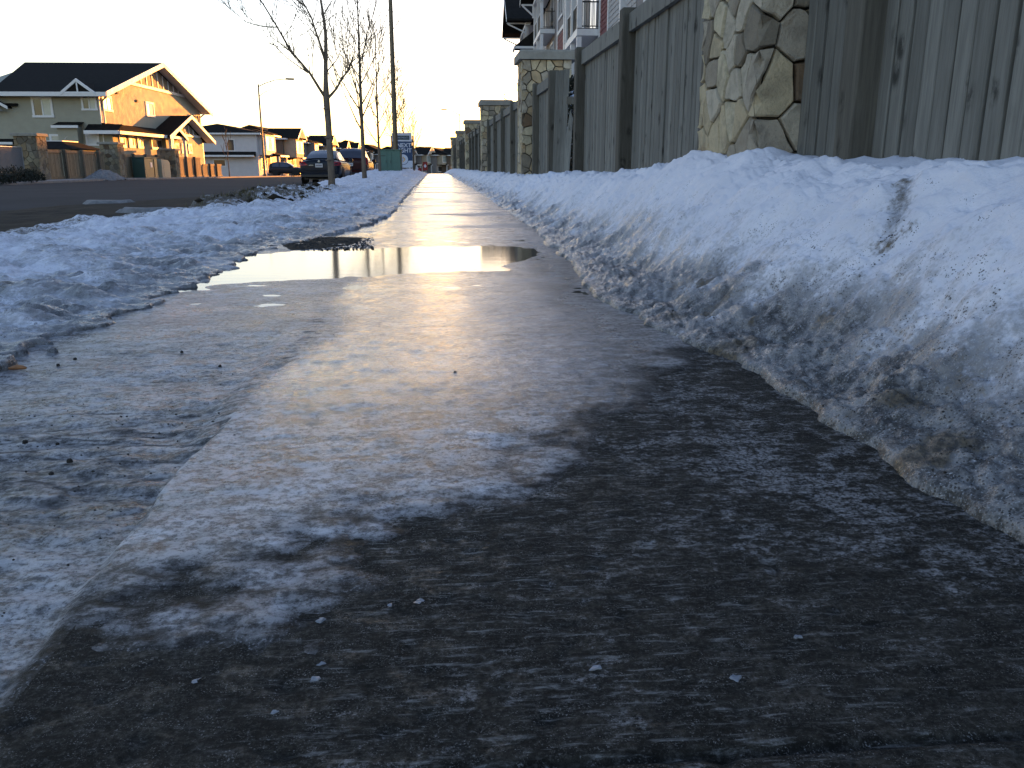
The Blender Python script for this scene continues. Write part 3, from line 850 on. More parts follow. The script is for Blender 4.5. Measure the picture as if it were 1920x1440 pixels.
def pillar(x, y, w, h, z0, size, label, group, seed, capo=.09, caph=.15, rz=0, flip=False, sm='stone'):
    root = empty('stone_pillar', (x, y, z0), rz, label, 'stone pillar', group)
    rr = random.Random(seed)
    mb = MB(); mb.box(.02, w-.02, .02, w-.02, 0, h); mb.build('pillar_core', M['mortar'], root)
    mb = MB(); mb.cbox(-capo, w+capo, -capo, w+capo, h, h+caph, .03); mb.build('cap', M['cap'], root)
    # the strip runs: near face (from its right end), left face, start of the far face
    # flipped: near face (from its left end), right face
    def to3(s, zz, d):
        if s < w: p = (w-s, 0); n = (0, -1)
        elif s < 2*w: p = (0, s-w); n = (-1, 0)
        else: p = (s-2*w, w); n = (0, 1)
        if abs(s-w) < 1e-5: p = (0, 0); n = (-1, -1)
        if abs(s-2*w) < 1e-5: p = (0, w); n = (-1, 1)
        q = (p[0]+n[0]*(d-.005)+ (0.02 if 0 else 0), p[1]+n[1]*(d-.005), zz)
        if flip: q = (w-q[0], q[1], q[2])
        return q
    W = 2*w+.3
    pts = jitter_pts(W, h, size, rr)
    for poly in voronoi(pts, W, h-.005, .011):
        if len(poly) < 3: continue
        ar = abs(sum(poly[i][0]*poly[(i+1)%len(poly)][1]-poly[(i+1)%len(poly)][0]*poly[i][1] for i in range(len(poly))))/2
        if ar < .0012: continue
        mb = MB()
        segs = [(0, w), (w, 2*w), (2*w, W)]
        for a, b in segs:
            p2 = clip_half(clip_half(poly, 1, 0, b), -1, 0, -a)
            if len(p2) < 3: continue
            if max(p[0] for p in p2)-min(p[0] for p in p2) < .012: continue
            cs = [c for c in (w, 2*w) if any(abs(p[0]-c) < 1e-5 for p in p2)]
            stone_pieces(mb, p2, to3, rr, cs)
        if mb.v:
            if flip: mb.f = [tuple(reversed(f)) for f in mb.f]
            mb.build('stone', M[sm], root)
    return root

PW, PH = .80, 2.22
PY = [3.92, 14.5, 25.3, 36.3, 47.3, 58.3]
def pX(Y): return float(fenceX(Y)) - .09
plabels = ['tall ledgestone pillar nearest the camera, rising out of the high snow bank',
           'stone pillar with a flat concrete cap beside the broken fence gap',
           'capped stone pillar with a spruce top showing behind its cap',
           'fourth stone pillar along the fence, counted from the near one',
           'fifth stone pillar along the fence, far down the walk',
           'farthest stone pillar at the end of the fence line']
for i, y in enumerate(PY):
    pillar(pX(y), y, PW, PH, 0, [.108, .14, .19, .24, .28, .32][i], plabels[i], 'stone pillars of the right fence', 100+i)

# ------------------------------------------------------------------ board fence on the right
def board_mesh(w, h, t, seed, name='board'):
    rr = random.Random(seed)
    mb = MB()
    zs = [0, h*.3, h*.62, h]
    b = .004
    for z in zs:
        l = rr.uniform(-.0018, .0018); r_ = rr.uniform(-.0018, .0018); bow = rr.uniform(-.002, .002)
        mb.v += [(t, l, z), (b+bow, l, z), (bow, l+b, z), (bow, w+r_-b, z), (b+bow, w+r_, z), (t, w+r_, z)]
    for k in range(3):
        for i in range(6):
            j = (i+1) % 6
            mb.f.append((k*6+i, k*6+6+i, k*6+6+j, k*6+j))
    mb.f.append(tuple(18+5-i for i in range(6))); mb.f.append(tuple(range(6)))
    return mb.mesh(name, M['wood'])
BW = .093
BM = [board_mesh(BW-.011, 1.70, .018, i) for i in range(6)]
FH = 1.80
def post_mesh():
    mb = MB(); mb.cbox(0, .14, 0, .14, -.2, FH, .008); return mb.mesh('post', M['post'])
PM = post_mesh()
def fence_run(ya, yb, posts, label, skip=(), rails=True):
    xa, xb = float(fenceX(ya)), float(fenceX(yb))
    L = math.hypot(xb-xa, yb-ya)
    root = empty('wooden_fence', (xa, ya, 0), -math.atan2(xb-xa, yb-ya), label, 'fence', 'board fence runs between the stone pillars')
    ps = [p-ya for p in posts]
    for p in ps: link('post', PM, root, (0, p, rnd.uniform(-.012, .012)), (0, 0, rnd.uniform(-.02, .02)))
    edges = [-.02] + ps + [L]
    for a, b in zip(edges[:-1], edges[1:]):
        a2 = a+.14 if a > 0 else 0
        if any(abs(a+ya-q) < .3 for q in skip): continue
        if b-a2 < .12: continue
        mb = MB(); mb.box(.055, .093, a2+.002, b-.002, FH-.19, FH-.045)
        mb.build('top_rail', M['wood'], root)
        mb = MB(); mb.box(.1215, .139, a2+.002, b-.002, .05, FH-.1); mb.build('gap_shade_sheet', M['post'], root)  # added dark sheet behind the boards, blocks light so the gaps stay dark
        mb = MB(); mb.box(.1395, .155, a2+.002, b-.002, .35, .44); mb.build('back_rail', M['post'], root)
        y = a2+.004
        while y + BW*.6 < b:
            o = link('board', rnd.choice(BM), root, (.098+rnd.uniform(-.005, .005), y, .03+rnd.uniform(-.008, .004)), (rnd.uniform(-.0015, .0015), rnd.uniform(-.002, .002), rnd.uniform(-.012, .012)))
            y += BW+rnd.choice((0, 0, .002, .005))
    return root
fence_run(.15, 3.92, [.9, 3.18], 'long grey board fence panel at the right edge, next to the nearest pillar')
fence_run(4.74, 9.9, [4.98, 7.36, 9.70], 'grey board fence run between the nearest stone pillar and the broken gap')
fence_run(11.95, 14.5, [11.97, 13.92], 'short grey fence panel just before the second stone pillar')
fence_run(15.32, 25.3, [15.5, 17.8, 20.1, 22.4, 24.7], 'fence run behind the second stone pillar, posts seen edge on')
fence_run(26.12, 36.3, [26.3, 28.7, 31.1, 33.4, 35.7], 'fence run between the third and the fourth stone pillar')
fence_run(37.12, 47.3, [37.3, 39.7, 42.1, 44.4, 46.7], 'fence run between the fourth and the fifth stone pillar')
fence_run(48.12, 58.3, [48.3, 50.7, 53.1, 55.4, 57.7], 'farthest fence run, before the last stone pillar')
# the panel knocked out of the gap: a few boards left hanging, leaning
root = empty('broken_fence_panel', (1.69, 11.42, .12), 0, 'broken fence boards leaning in the gap before the second pillar', 'broken fence')
for k in range(3):
    lean = .035+.012*k
    link('board', BM[k], root, (.045*k, .48-.085*k, -.05), (lean, -.012*k, .55+.1*k))
mb = MB(); mb.v += [(0,0,0),(.018,0,0),(.018,.085,0),(0,.085,0),(0,0,.95),(.018,0,1.0),(.018,.085,.78),(0,.085,.72),(0,.04,1.12),(.018,.04,1.1)]
mb.f += [(3,2,1,0),(0,1,5,4),(2,3,7,6),(1,2,6,9,5),(0,4,8,7,3),(4,5,9,8),(8,9,6,7)]
mb.build('splintered_board', M['wood'], root, (.10, .02, .0), (.09, -.05, .9))
mb = MB(); mb.box(0, .04, -.1, .55, 0, .09); mb.build('loose_rail', M['post'], root, (.22, -.02, 1.18), (.10, 0, .4))
# snow-loaded dark shrub glimpsed through the gap
root = empty('shrub', (2.2, 13.3, .25), 0, 'dark shrub with clumps of snow behind the broken fence gap', 'shrub')
rr = random.Random(5)
mb = MB()
for i in range(40):
    a = rr.uniform(0, 6.28); l = rr.uniform(.4, 1.5); b = rr.uniform(.1, .5)
    mb.tube([(0,0,0), (math.cos(a)*b*.5, math.sin(a)*b*.5, l*.5), (math.cos(a)*b, math.sin(a)*b, l)], [.012, .008, .004], 4)
mb.build('stems', M['twig'], root)
mb = MB()
for i in range(1300):
    a = rr.uniform(0, 6.28); z = rr.uniform(.1, 1.6); r_ = rr.uniform(0, .5)*(1-.3*z)
    c = Vector((math.cos(a)*r_, math.sin(a)*r_, z)); u = Vector((rr.uniform(-1,1), rr.uniform(-1,1), rr.uniform(-1,1))).normalized()*.05; v = u.cross(Vector((rr.uniform(-1,1), rr.uniform(-1,1), .3))).normalized()*.022
    mb.quad(c-u, c+v, c+u, c-v)
tag(mb.build('leaves', M['evergreen'], root), kind='stuff')
mb = MB()
for i in range(26):
    a = rr.uniform(0, 6.28); z = rr.uniform(.3, 1.5); r_ = rr.uniform(.1, .4)
    mb.blob((math.cos(a)*r_, math.sin(a)*r_, z), rr.uniform(.04, .09), i, (1.2, 1.2, .6))
tag(mb.build('snow_clump', M['signwhite'], root, smooth=True), kind='stuff')

# spruce top showing behind the third pillar
root = empty('spruce_tree', (5.0, 61, 0), 0, 'small spruce whose top shows above the third pillar', 'tree')
mb = MB(); mb.tube([(0,0,-.3), (0,0,2.6), (.02,0,5.5)], [.11, .06, .01], 7); mb.build('trunk', M['bark'], root)
mb = MB(); rr = random.Random(9)
for i in range(150):
    z = 5.45-4.9*(i/150)**.85; L = .12+.28*(5.5-z)
    a = i*2.4+rr.uniform(-.3,.3)
    d = Vector((math.cos(a), math.sin(a), -.18))
    for k in range(int(5+L*16)):
        t = rr.uniform(.1, 1); c = Vector((0,0,z))+d*(L*t); u = (d+Vector((rr.uniform(-.8,.8), rr.uniform(-.8,.8), rr.uniform(-.3,.4)))).normalized()*rr.uniform(.07,.13)
        v = u.cross(Vector((rr.uniform(-1,1), rr.uniform(-1,1), 1))).normalized()*.022
        mb.quad(c-u, c+v, c+u, c-v)
mb.build('crown', M['needle'], root)

# ------------------------------------------------------------------ apartment building on the right
apt = empty('apartment_building', (6.1, 37.0, 0), -R(2.4), 'large grey and red shingled apartment block with white balconies behind the fence', 'apartment building')
WX = .95
mb = MB(); mb.box(WX, 15, -22, 44, -1, 11.3); mb.build('wall', M['greywall'], apt)
# shake courses: separate rows of split shakes, lapped
def shakes(name, y0, y1, z0, z1, m, rr, x=WX, row=.19, wid=.17):
    mb = MB(); z = z0
    while z < z1-.02:
        h = min(row, z1-z); y = y0
        while y < y1-.01:
            w = min(wid*rr.uniform(.6, 1.4), y1-y)
            t = rr.uniform(.022, .034); dz = rr.uniform(-.012, .012)
            n = len(mb.v)
            mb.v += [(x-.003,y+.004,z+dz),(x-.003,y+w-.004,z+dz),(x-t,y+.004,z+dz),(x-t,y+w-.004,z+dz),(x-.007,y+.004,z+h),(x-.007,y+w-.004,z+h)]
            mb.f += [(n,n+1,n+3,n+2),(n+2,n+3,n+5,n+4),(n,n+2,n+4),(n+1,n+5,n+3)]
            y += w
        z += row
    tag(mb.build(name, m, apt), kind='stuff')
rr = random.Random(21)
shakes('red_shakes', -2.35, -.35, 4.0, 9.0, M['redshake'], rr)
shakes('grey_shakes', -8.2, -2.5, 4.0, 9.0, M['greyshake'], rr)
shakes('red_shakes', 14.0, 17.5, 4.6, 8.2, M['redshake'], rr, row=.24, wid=.24)
shakes('grey_shakes', 5.2, 7.4, 2.0, 11.2, M['greyshake'], rr, row=.24, wid=.24)
# lap siding on the other stretches
mb = MB()
for (y0, y1) in ((8.0, 13.6), (26, 33)):
    z = 1.0
    while z < 11.2:
        mb.quad((WX-.02,y0,z),(WX-.02,y1,z),(WX-.004,y1,z+.18),(WX-.004,y0,z+.18)); mb.quad((WX,y0,z),(WX,y1,z),(WX-.02,y1,z),(WX-.02,y0,z)); z += .18
tag(mb.build('lap_siding', M['greyshake'], apt), kind='stuff')
# corner and belt trim
for (y0, y1, z0, z1) in ((-2.5,-2.36,3.2,11.3),(-.35,-.05,2,11.3),(4.8,5.15,1,11.3),(7.45,7.7,1,11.3),(13.6,13.95,1,11.3),(17.5,17.8,1,11.3),(25.7,26,1,11.3)):
    mb = MB(); mb.box(WX-.05, WX+.02, y0, y1, z0, z1); mb.build('corner_trim', M['white'], apt)
for (y0, y1, z) in ((-22,-2.5,9.02),(13.95,17.5,8.25),(13.95,17.5,4.4),(8,13.6,5.9)):
    mb = MB(); mb.box(WX-.06, WX+.02, y0, y1, z, z+.2); mb.build('belt_trim', M['white'], apt)
# windows in the main wall
def apt_window(y0, y1, z0, z1):
    mb = MB()
    for (a, b, c, d) in ((y0-.1,y1+.1,z1,z1+.13),(y0-.1,y1+.1,z0-.13,z0),(y0-.1,y0,z0,z1),(y1,y1+.1,z0,z1),((y0+y1)/2-.025,(y0+y1)/2+.025,z0,z1)):
        mb.box(WX-.075, WX-.01, a, b, c, d)
    f = mb.build('window', M['white'], apt)
    mb = MB(); mb.quad((WX-.035,y0,z0),(WX-.035,y1,z0),(WX-.035,y1,z1),(WX-.035,y0,z1)); mb.build('pane', M['glass'], f)
for z in (2.0, 4.85, 8.6): 
    apt_window(14.6, 16.8, z+.55 if z > 3 else z, z+1.55)
    apt_window(9.2, 11.2, z+.9, z+2.1); apt_window(28, 30, z+.9, z+2.1)
apt_window(-6.6, -4.6, 9.6, 10.8); apt_window(-6.6, -4.6, 6.7, 7.0)
# balconies
def balcony(y0, y1, z, depth=.95, rail=True):
    mb = MB(); mb.box(0, depth-.002, y0, y1, z-.26, z)
    b = mb.build('balcony', M['white'], apt)
    mb = MB(); mb.box(.03, depth-.003, y0+.03, y1-.03, z, z+.035); mb.build('deck_board', M['black'], b)
    for (x, y) in ((.0, y0), (.0, (y0+y1)/2-.09), (.0, y1-.2)):
        mb = MB(); mb.box(x+.004, x+.2, y+.004, y+.196, z+.036, z+2.59); mb.build('column', M['white'], b)
    mb = MB()
    mb.obox((.1, y0+.2, z+1.07), (.1, y1-.2, z+1.07), .05, .04); mb.obox((.1, y0+.2, z+.12), (.1, y1-.2, z+.12), .04, .03)
    mb.build('hand_rail', M['white'], b)
    mb = MB(); mb.obox((.2, y0+.1, z+1.07), (depth, y0+.1, z+1.07), .05, .05); mb.obox((.2, y0+.1, z+.12), (depth, y0+.1, z+.12), .04, .04); mb.build('side_rail', M['black'], b)
    mb = MB(); y = y0+.3
    while y < y1-.25: mb.obox((.1, y, z+.13), (.1, y, z+1.05), .02, .02, (1,0,0)); y += .12
    x = .3
    while x < depth-.05: mb.obox((x, y0+.1, z+.13), (x, y0+.1, z+1.05), .02, .02, (1,0,0)); x += .11
    tag(mb.build('balusters', M['black'], b), kind='stuff')
    mb = MB(); mb.box(WX-.045, WX-.012, y0+.7, y0+2.7, z+.04, z+2.15)
    d = mb.build('patio_door', M['glass'], apt)
    mb = MB()
    for (a, c, e, f) in ((y0+.6,y0+2.8,z+2.15,z+2.27),(y0+.6,y0+.7,z+.04,z+2.15),(y0+2.7,y0+2.8,z+.04,z+2.15),(y0+1.66,y0+1.74,z+.04,z+2.15)): mb.box(WX-.06, WX-.005, a, c, e, f)
    mb.build('door_frame', M['white'], d)
for (y0, y1) in ((-18, -10.4), (0, 4.7), (19.5, 25.4), (33.5, 41)):
    for z in (3.2, 6.1, 9.0): balcony(y0, y1, z)
# roofs: main roof and gables over the balcony stacks
mb = MB(); mb.extrude([(.3, -22.6, 11.32), (16, -22.6, 11.32), (8, -22.6, 14.2)], (0, 67.2, 0)); mb.build('roof', M['shingle'], apt)
for (y0, y1, x0) in ((-.9, 5.6, -.9), (18.6, 26.3, -.9), (32.6, 42, -1.6)):
    c = (y0+y1)/2; pk = 11.55+(y1-y0)*.27
    mb = MB(); mb.extrude([(x0, y0, 11.55), (x0, c, pk), (x0, y1, 11.55), (x0, y1, 11.7), (x0, c, pk+.17), (x0, y0, 11.7)], (8, 0, 0)); g = mb.build('gable_roof', M['shingle'], apt)
    mb = MB(); mb.extrude([(x0-.03, y0-.05, 11.42), (x0-.03, c, pk-.12), (x0-.03, c, pk+.14), (x0-.03, y0-.05, 11.68)], (.028, 0, 0)); mb.extrude([(x0-.03, y1+.05, 11.42), (x0-.03, c+.001, pk-.12), (x0-.03, c+.001, pk+.14), (x0-.03, y1+.05, 11.68)], (.028, 0, 0)); mb.build('bargeboard', M['white'], g)
    mb = MB(); mb.box(-.05, .85, y0+.6, y1-.6, 11.31, 11.54); mb.build('gable_beam', M['white'], g)
    for y in (y0+.75, y1-.75):
        mb = MB(); mb.obox((x0+.05, y, 11.45), (-.02, y, 11.45), .1, .1); mb.obox((x0+.12, y, 11.4), (-.02, y, 10.75), .1, .1); mb.obox((-.03, y, 11.38), (-.03, y, 10.6), .1, .1, (1,0,0)); mb.build('bracket', M['white'], g)
# porch roof with dark shingles at the far end
mb = MB(); mb.extrude([(-1.1, 30.5, 9.4), (WX, 30.5, 10.9), (WX, 30.5, 9.4)], (0, 2.6, 0)); g = mb.build('porch_roof', M['shingle'], apt)
mb = MB(); mb.box(-1.14, -1.02, 30.45, 33.1, 9.22, 9.39); mb.box(-1.0, WX-.06, 30.44, 30.52, 9.22, 9.39); mb.build('fascia', M['white'], g)

# added unseen block, sized to shade the road and the tan fence
shade_block = empty('apartment_building', (14.5, 92, 0), 0, 'added second apartment block, unseen behind the nearer one, shading road and fence', 'apartment building')
mb = MB(); mb.box(0, 14, 0, 71, -2, 7.15); mb.build('wall', M['greywall'], shade_block)
mb = MB(); mb.box(-.3, 14.3, -.3, 71.3, 7.16, 7.7); mb.build('parapet', M['white'], shade_block)
for i in range(16):
    for z in (.6, 4):
        mb = MB(); mb.box(-.06, -.004, 2+4.2*i, 4+4.2*i, z, z+1.3); w = mb.build('window', M['white'], shade_block)
        mb = MB(); mb.quad((-.065,2.1+4.2*i,z+.1),(-.065,3.9+4.2*i,z+.1),(-.065,3.9+4.2*i,z+1.2),(-.065,2.1+4.2*i,z+1.2)); mb.build('pane', M['glass'], w)
# ------------------------------------------------------------------ houses across the road
# house frame: local +x points to the street, +y runs along the street away from the camera
def win_x(parent, x, y0, y1, z0, z1, panes=2, tr=.13, blind=None, glass='glass'):
    mb = MB()
    mb.box(x-.01, x+.055, y0-tr, y1+tr, z1, z1+tr); mb.box(x-.01, x+.07, y0-tr-.03, y1+tr+.03, z0-tr, z0)
    mb.box(x-.01, x+.05, y0-tr, y0, z0, z1); mb.box(x-.01, x+.05, y1, y1+tr, z0, z1)
    for i in range(1, panes):
        c = y0+(y1-y0)*i/panes; mb.box(x-.005, x+.04, c-.04, c+.04, z0, z1)
    w = mb.build('window', M['white'], parent)
    for i in range(panes):
        a = y0+(y1-y0)*i/panes; b = y0+(y1-y0)*(i+1)/panes
        mb = MB(); mb.quad((x+.018,a+.01,z0),(x+.018,b-.01,z0),(x+.018,b-.01,z1),(x+.018,a+.01,z1))
        mb.build('pane', M[blind if (blind and i % 2 == 1) else glass], w)
    return w
def win_y(parent, y, x0, x1, z0, z1, panes=2, tr=.13, blind=None, glass='glass'):
    # window in a wall that faces -y
    mb = MB()
    mb.box(x0-tr, x1+tr, y-.055, y+.01, z1, z1+tr); mb.box(x0-tr-.03, x1+tr+.03, y-.07, y+.01, z0-tr, z0)
    mb.box(x0-tr, x0, y-.05, y+.01, z0, z1); mb.box(x1, x1+tr, y-.05, y+.01, z0, z1)
    for i in range(1, panes):
        c = x0+(x1-x0)*i/panes; mb.box(c-.04, c+.04, y-.04, y+.005, z0, z1)
    w = mb.build('window', M['white'], parent)
    for i in range(panes):
        a = x0+(x1-x0)*i/panes; b = x0+(x1-x0)*(i+1)/panes
        mb = MB(); mb.quad((a+.01,y-.018,z0),(b-.01,y-.018,z0),(b-.01,y-.018,z1),(a+.01,y-.018,z1))
        mb.build('pane', M[blind if (blind and i % 2 == 1) else glass], w)
    return w
def gable_trim(parent, x, yl, zl, yp, zp, yr, zr_, th=.26, over=.7):
    # white rake boards of a gable that faces +x
    mb = MB()
    for (a, za, b, zb) in ((yl, zl, yp, zp), (yp, zp, yr, zr_)):
        mb.extrude([(x+over-.03, a, za-th), (x+over-.03, b, zb-th), (x+over-.03, b, zb+.02), (x+over-.03, a, za+.02)], (.06, 0, 0))
    return mb.build('rake_board', M['white'], parent)

# ---- the big olive townhouse end unit, gable end lit by the low sun
hz = -.40
H = empty('townhouse', (-22.79, 61.5, -.03), -R(2.7), 'olive green two-storey townhouse with a broad gable end lit orange by the sun', 'house')
H.scale = (1.055, 1.055, 1.055)
GY_, GP = 20.3, 10.1
mb = MB()
mb.extrude([(0, 0, hz), (0, GY_, hz), (0, GY_, 5.16), (0, GP, 7.72), (0, 0, 5.10)], (-9.0, 0, 0))
mb.build('wall', M['olive'], H)
# main roof: two slabs with the rake overhang
ov = .85
def slab(parent, pts, th, m=None, name='roof'):
    mb = MB(); mb.extrude(pts, (0, 0, th)); return mb.build(name, m or M['shingle'], parent)
slab(H, [(ov,-.75,4.93),(ov,GP,7.86),(-9.4,GP,7.86),(-6.4,-.75,4.93)], .14)
slab(H, [(ov,GY_+.9,4.93),(-9.4,GY_+.9,4.93),(-9.4,GP+.001,7.86),(ov,GP+.001,7.86)], .14)
mb = MB()
mb.quad((ov-.04,-.7,4.90),(ov-.04,GP,7.83),(.002,GP,7.83),(.002,-.7,4.90)); mb.quad((ov-.04,GY_+.85,4.90),(.002,GY_+.85,4.90),(.002,GP+.002,7.83),(ov-.04,GP+.002,7.83)); mb.build('rake_soffit', M['white'], H)
gable_trim(H, 0, -.75, 5.06, GP, 8.01, GY_+.9, 5.06, .30, ov)
mb = MB(); mb.box(-6.4, ov, -.86, -.752, 4.78, 5.04); mb.build('gutter', M['white'], H)
mb = MB(); mb.box(-6.4, ov-.05, -.75, -.02, 4.80, 4.86); mb.build('soffit', M['white'], H)
# gable panel with battens and the tie beam
mb = MB(); mb.extrude([(.004, 4.2, 6.22), (.004, 16.2, 6.22), (.004, GP, 7.62)], (.03, 0, 0)); mb.build('gable_panel', M['board_panel'], H)
mb = MB(); mb.box(.004, .10, 3.9, 16.5, 6.02, 6.215); mb.build('tie_beam', M['white'], H)
for i in range(10):
    y = 5.1+1.11*i
    zt = 6.22+(1.38)*(1-abs(y-GP)/6.0)
    mb = MB(); mb.box(.036, .075, y-.06, y+.06, 6.217, zt); mb.build('batten', M['white'], H)
# corner trim
mb = MB(); mb.box(-.02, .045, -.045, .14, hz, 5.0); mb.build('corner_trim', M['white'], H)
mb = MB(); mb.box(-.02, .045, GY_-.14, GY_+.02, hz, 5.0); mb.build('corner_trim', M['white'], H)
# downpipes
for y in (.35, GY_-.35):
    mb = MB(); mb.obox((.09, y, 4.75), (.09, y, 2.95), .09, .09); mb.obox((ov-.15, y-.8, 4.8), (.09, y, 4.6), .09, .09); mb.build('downpipe', M['white'], H)
for y, z in ((2.9, 5.3), (6.2, 5.0)):
    mb = MB(); mb.box(.003, .09, y-.12, y+.12, z-.1, z+.08); mb.build('wall_vent', M['brownwall'], H)
win_x(H, 0, .55, 1.75, 4.12, 4.82, 2, .15, None, 'glass_pale')
win_x(H, 0, 8.0, 9.3, 4.17, 4.95, 2, .15, 'blind')
# skirt roof wrapping the corner, and the rooms below it
SK = 11.4
mb = MB(); mb.extrude([(.003, -.05, 2.60), (1.35, -.05, 2.60), (1.35, -.05, 2.68), (.003, -.05, 3.22)], (0, SK+.05, 0)); mb.build('skirt_roof', M['shingle'], H)
mb = MB(); mb.extrude([(-.85, -.003, 2.62), (-.85, -.75, 2.62), (-.85, -.75, 2.70), (-.85, -.003, 3.12)], (2.18, 0, 0)); mb.build('skirt_roof', M['shingle'], H)
mb = MB(); mb.box(1.353, 1.44, -.75, SK, 2.48, 2.68); mb.build('fascia', M['white'], H)
mb = MB(); mb.box(-.85, 1.35, -.85, -.754, 2.48, 2.70); mb.build('fascia', M['white'], H)
mb = MB(); mb.box(.004, .60, .004, SK-.2, hz, 2.598); mb.build('wall', M['olive'], H)
for (a, b, z0, z1, n) in ((1.15, 1.75, 1.85, 2.30, 1), (2.65, 3.25, 1.85, 2.30, 1), (4.15, 4.75, 1.85, 2.30, 1), (6.7, 8.6, 1.82, 2.32, 2)):
    win_x(H, .60, a, b, z0, z1, n, .17, None, 'glass' if n == 2 else 'glass_pale')
# porch gable at the far end
PXo = .95
mb = MB(); mb.extrude([(PXo, 8.6, hz), (PXo, 17.2, hz), (PXo, 17.2, 2.6), (PXo, 12.9, 4.1), (PXo, 8.6, 2.6)], (-.948, 0, 0)); mb.build('porch_wall', M['olive'], H)
slab(H, [(PXo+.7, 7.6, 2.52), (PXo+.7, 12.9, 4.25), (-.002+.004, 12.9, 4.25), (.002, 7.6, 2.52)], .12, None, 'porch_roof')
slab(H, [(PXo+.7, 18.6, 2.40), (.002, 18.6, 2.40), (.002, 12.901, 4.25), (PXo+.7, 12.901, 4.25)], .12, None, 'porch_roof')
mb = MB()
mb.quad((PXo+.66,7.65,2.49),(PXo+.66,12.9,4.22),(PXo+.002,12.9,4.22),(PXo+.002,7.65,2.49)); mb.quad((PXo+.66,18.55,2.37),(PXo+.002,18.55,2.37),(PXo+.002,12.902,4.22),(PXo+.66,12.902,4.22)); mb.build('rake_soffit', M['white'], H)
gable_trim(H, PXo, 7.6, 2.64, 12.9, 4.38, 18.6, 2.52, .24, .7)
mb = MB(); mb.extrude([(PXo+.003, 10.2, 3.05), (PXo+.003, 16.0, 2.95), (PXo+.003, 12.9, 3.98)], (.03, 0, 0)); mb.build('gable_panel', M['board_panel'], H)
mb = MB(); mb.box(PXo+.003, PXo+.10, 9.9, 16.6, 2.76, 2.94); mb.build('tie_beam', M['white'], H)
for i in range(5):
    y = 10.9+1.0*i; zt = 3.0+.95*(1-abs(y-12.9)/3.2)
    mb = MB(); mb.box(PXo+.034, PXo+.07, y-.055, y+.055, 2.945, zt); mb.build('batten', M['white'], H)
for a in (10.5, 12.0, 13.6):
    win_x(H, PXo, a, a+.55, 1.6, 2.05, 1, .17)
# small entry gable with columns in front of it
slab(H, [(PXo+.65, 7.9, 2.46), (PXo+.65, 9.8, 3.22), (PXo, 9.8, 3.22), (PXo, 7.9, 2.46)], .09, None, 'entry_roof')
slab(H, [(PXo+.65, 11.7, 2.46), (PXo, 11.7, 2.46), (PXo, 9.801, 3.22), (PXo+.65, 9.801, 3.22)], .09, None, 'entry_roof')
gable_trim(H, PXo-.05, 7.9, 2.55, 9.8, 3.31, 11.7, 2.55, .2, .7)
for y in (8.2, 8.55, 11.3):
    mb = MB(); mb.box(PXo+.38, PXo+.58, y-.11, y+.11, hz, 2.46); mb.build('column', M['white'], H)
# the shaded side facing the camera
win_y(H, 0, -4.15, -3.1, 3.66, 4.66, 2, .14, 'glass_pale', 'glass')
win_y(H, 0, -1.0, -.25, 4.08, 4.78, 2, .12, 'glass_pale', 'glass')
mb = MB(); mb.extrude([(-1.95, -.8, 5.02), (.15, -.8, 5.02), (-.9, -.8, 5.75)], (0, 2.6, 0)); d = mb.build('dormer', M['shingle'], H)
mb = MB()
for (a, za, b, zb) in ((-1.98, 5.0, -.9, 5.82), (-.9, 5.82, .18, 5.0)):
    mb.extrude([(a, -.9, za-.17), (b, -.9, zb-.17), (b, -.9, zb+.03), (a, -.9, za+.03)], (0, .095, 0))
mb.box(-.94, -.86, -.87, -.81, 5.02, 5.62); mb.box(-1.9, .1, -.88, -.81, 4.92, 5.05)
mb.build('dormer_trim', M['white'], d)
mb = MB(); mb.box(-2.55, -1.3, -.7, -.002, hz, 2.95); mb.build('bump_out', M['olive'], H)
mb = MB(); mb.extrude([(-2.75, -.95, 2.96), (-1.12, -.95, 2.96), (-1.12, -.002, 3.2), (-2.75, -.002, 3.2)], (0, 0, .05)); r_ = mb.build('bump_out_roof', M['shingle'], H)
mb = MB(); mb.box(-2.78, -1.09, -1.03, -.955, 2.84, 3.0); mb.build('fascia', M['white'], r_)
win_y(H, 0, -3.3, -2.75, 1.0, 2.35, 1, .14, None, 'glass_pale')
win_y(H, 0, -4.6, -4.0, 1.0, 2.25, 1, .14, None, 'glass')
win_y(H, 0, -1.0, -.4, 1.9, 2.4, 1, .14, None, 'blind')
# lap shadow lines on the siding: thin courses
mb = MB(); z = .4
while z < 4.75:
    mb.box(-6.5, -.06, -.012, -.001, z, z+.022); z += .19
tag(mb.build('siding_lap', M['olive'], H), kind='stuff')
dish = empty('satellite_dish', (-24.95, 61.0, 2.2), .3, 'small white satellite dish on the green house wall', 'satellite dish')
mb = MB(); mb.lathe([(.002, .06), (.1, .045), (.2, .0), (.205, .01), (.1, .06), (.002, .075)], 16, 'y'); mb.build('reflector', M['white'], dish, (0,-.1,0), (.3, 0, 0))
mb = MB(); mb.obox((0, -.05, -.02), (0, .17, -.1), .04, .04); mb.obox((0,-.1,-.15), (0,-.35,-.05), .02, .02); mb.build('arm', M['galv'], dish)

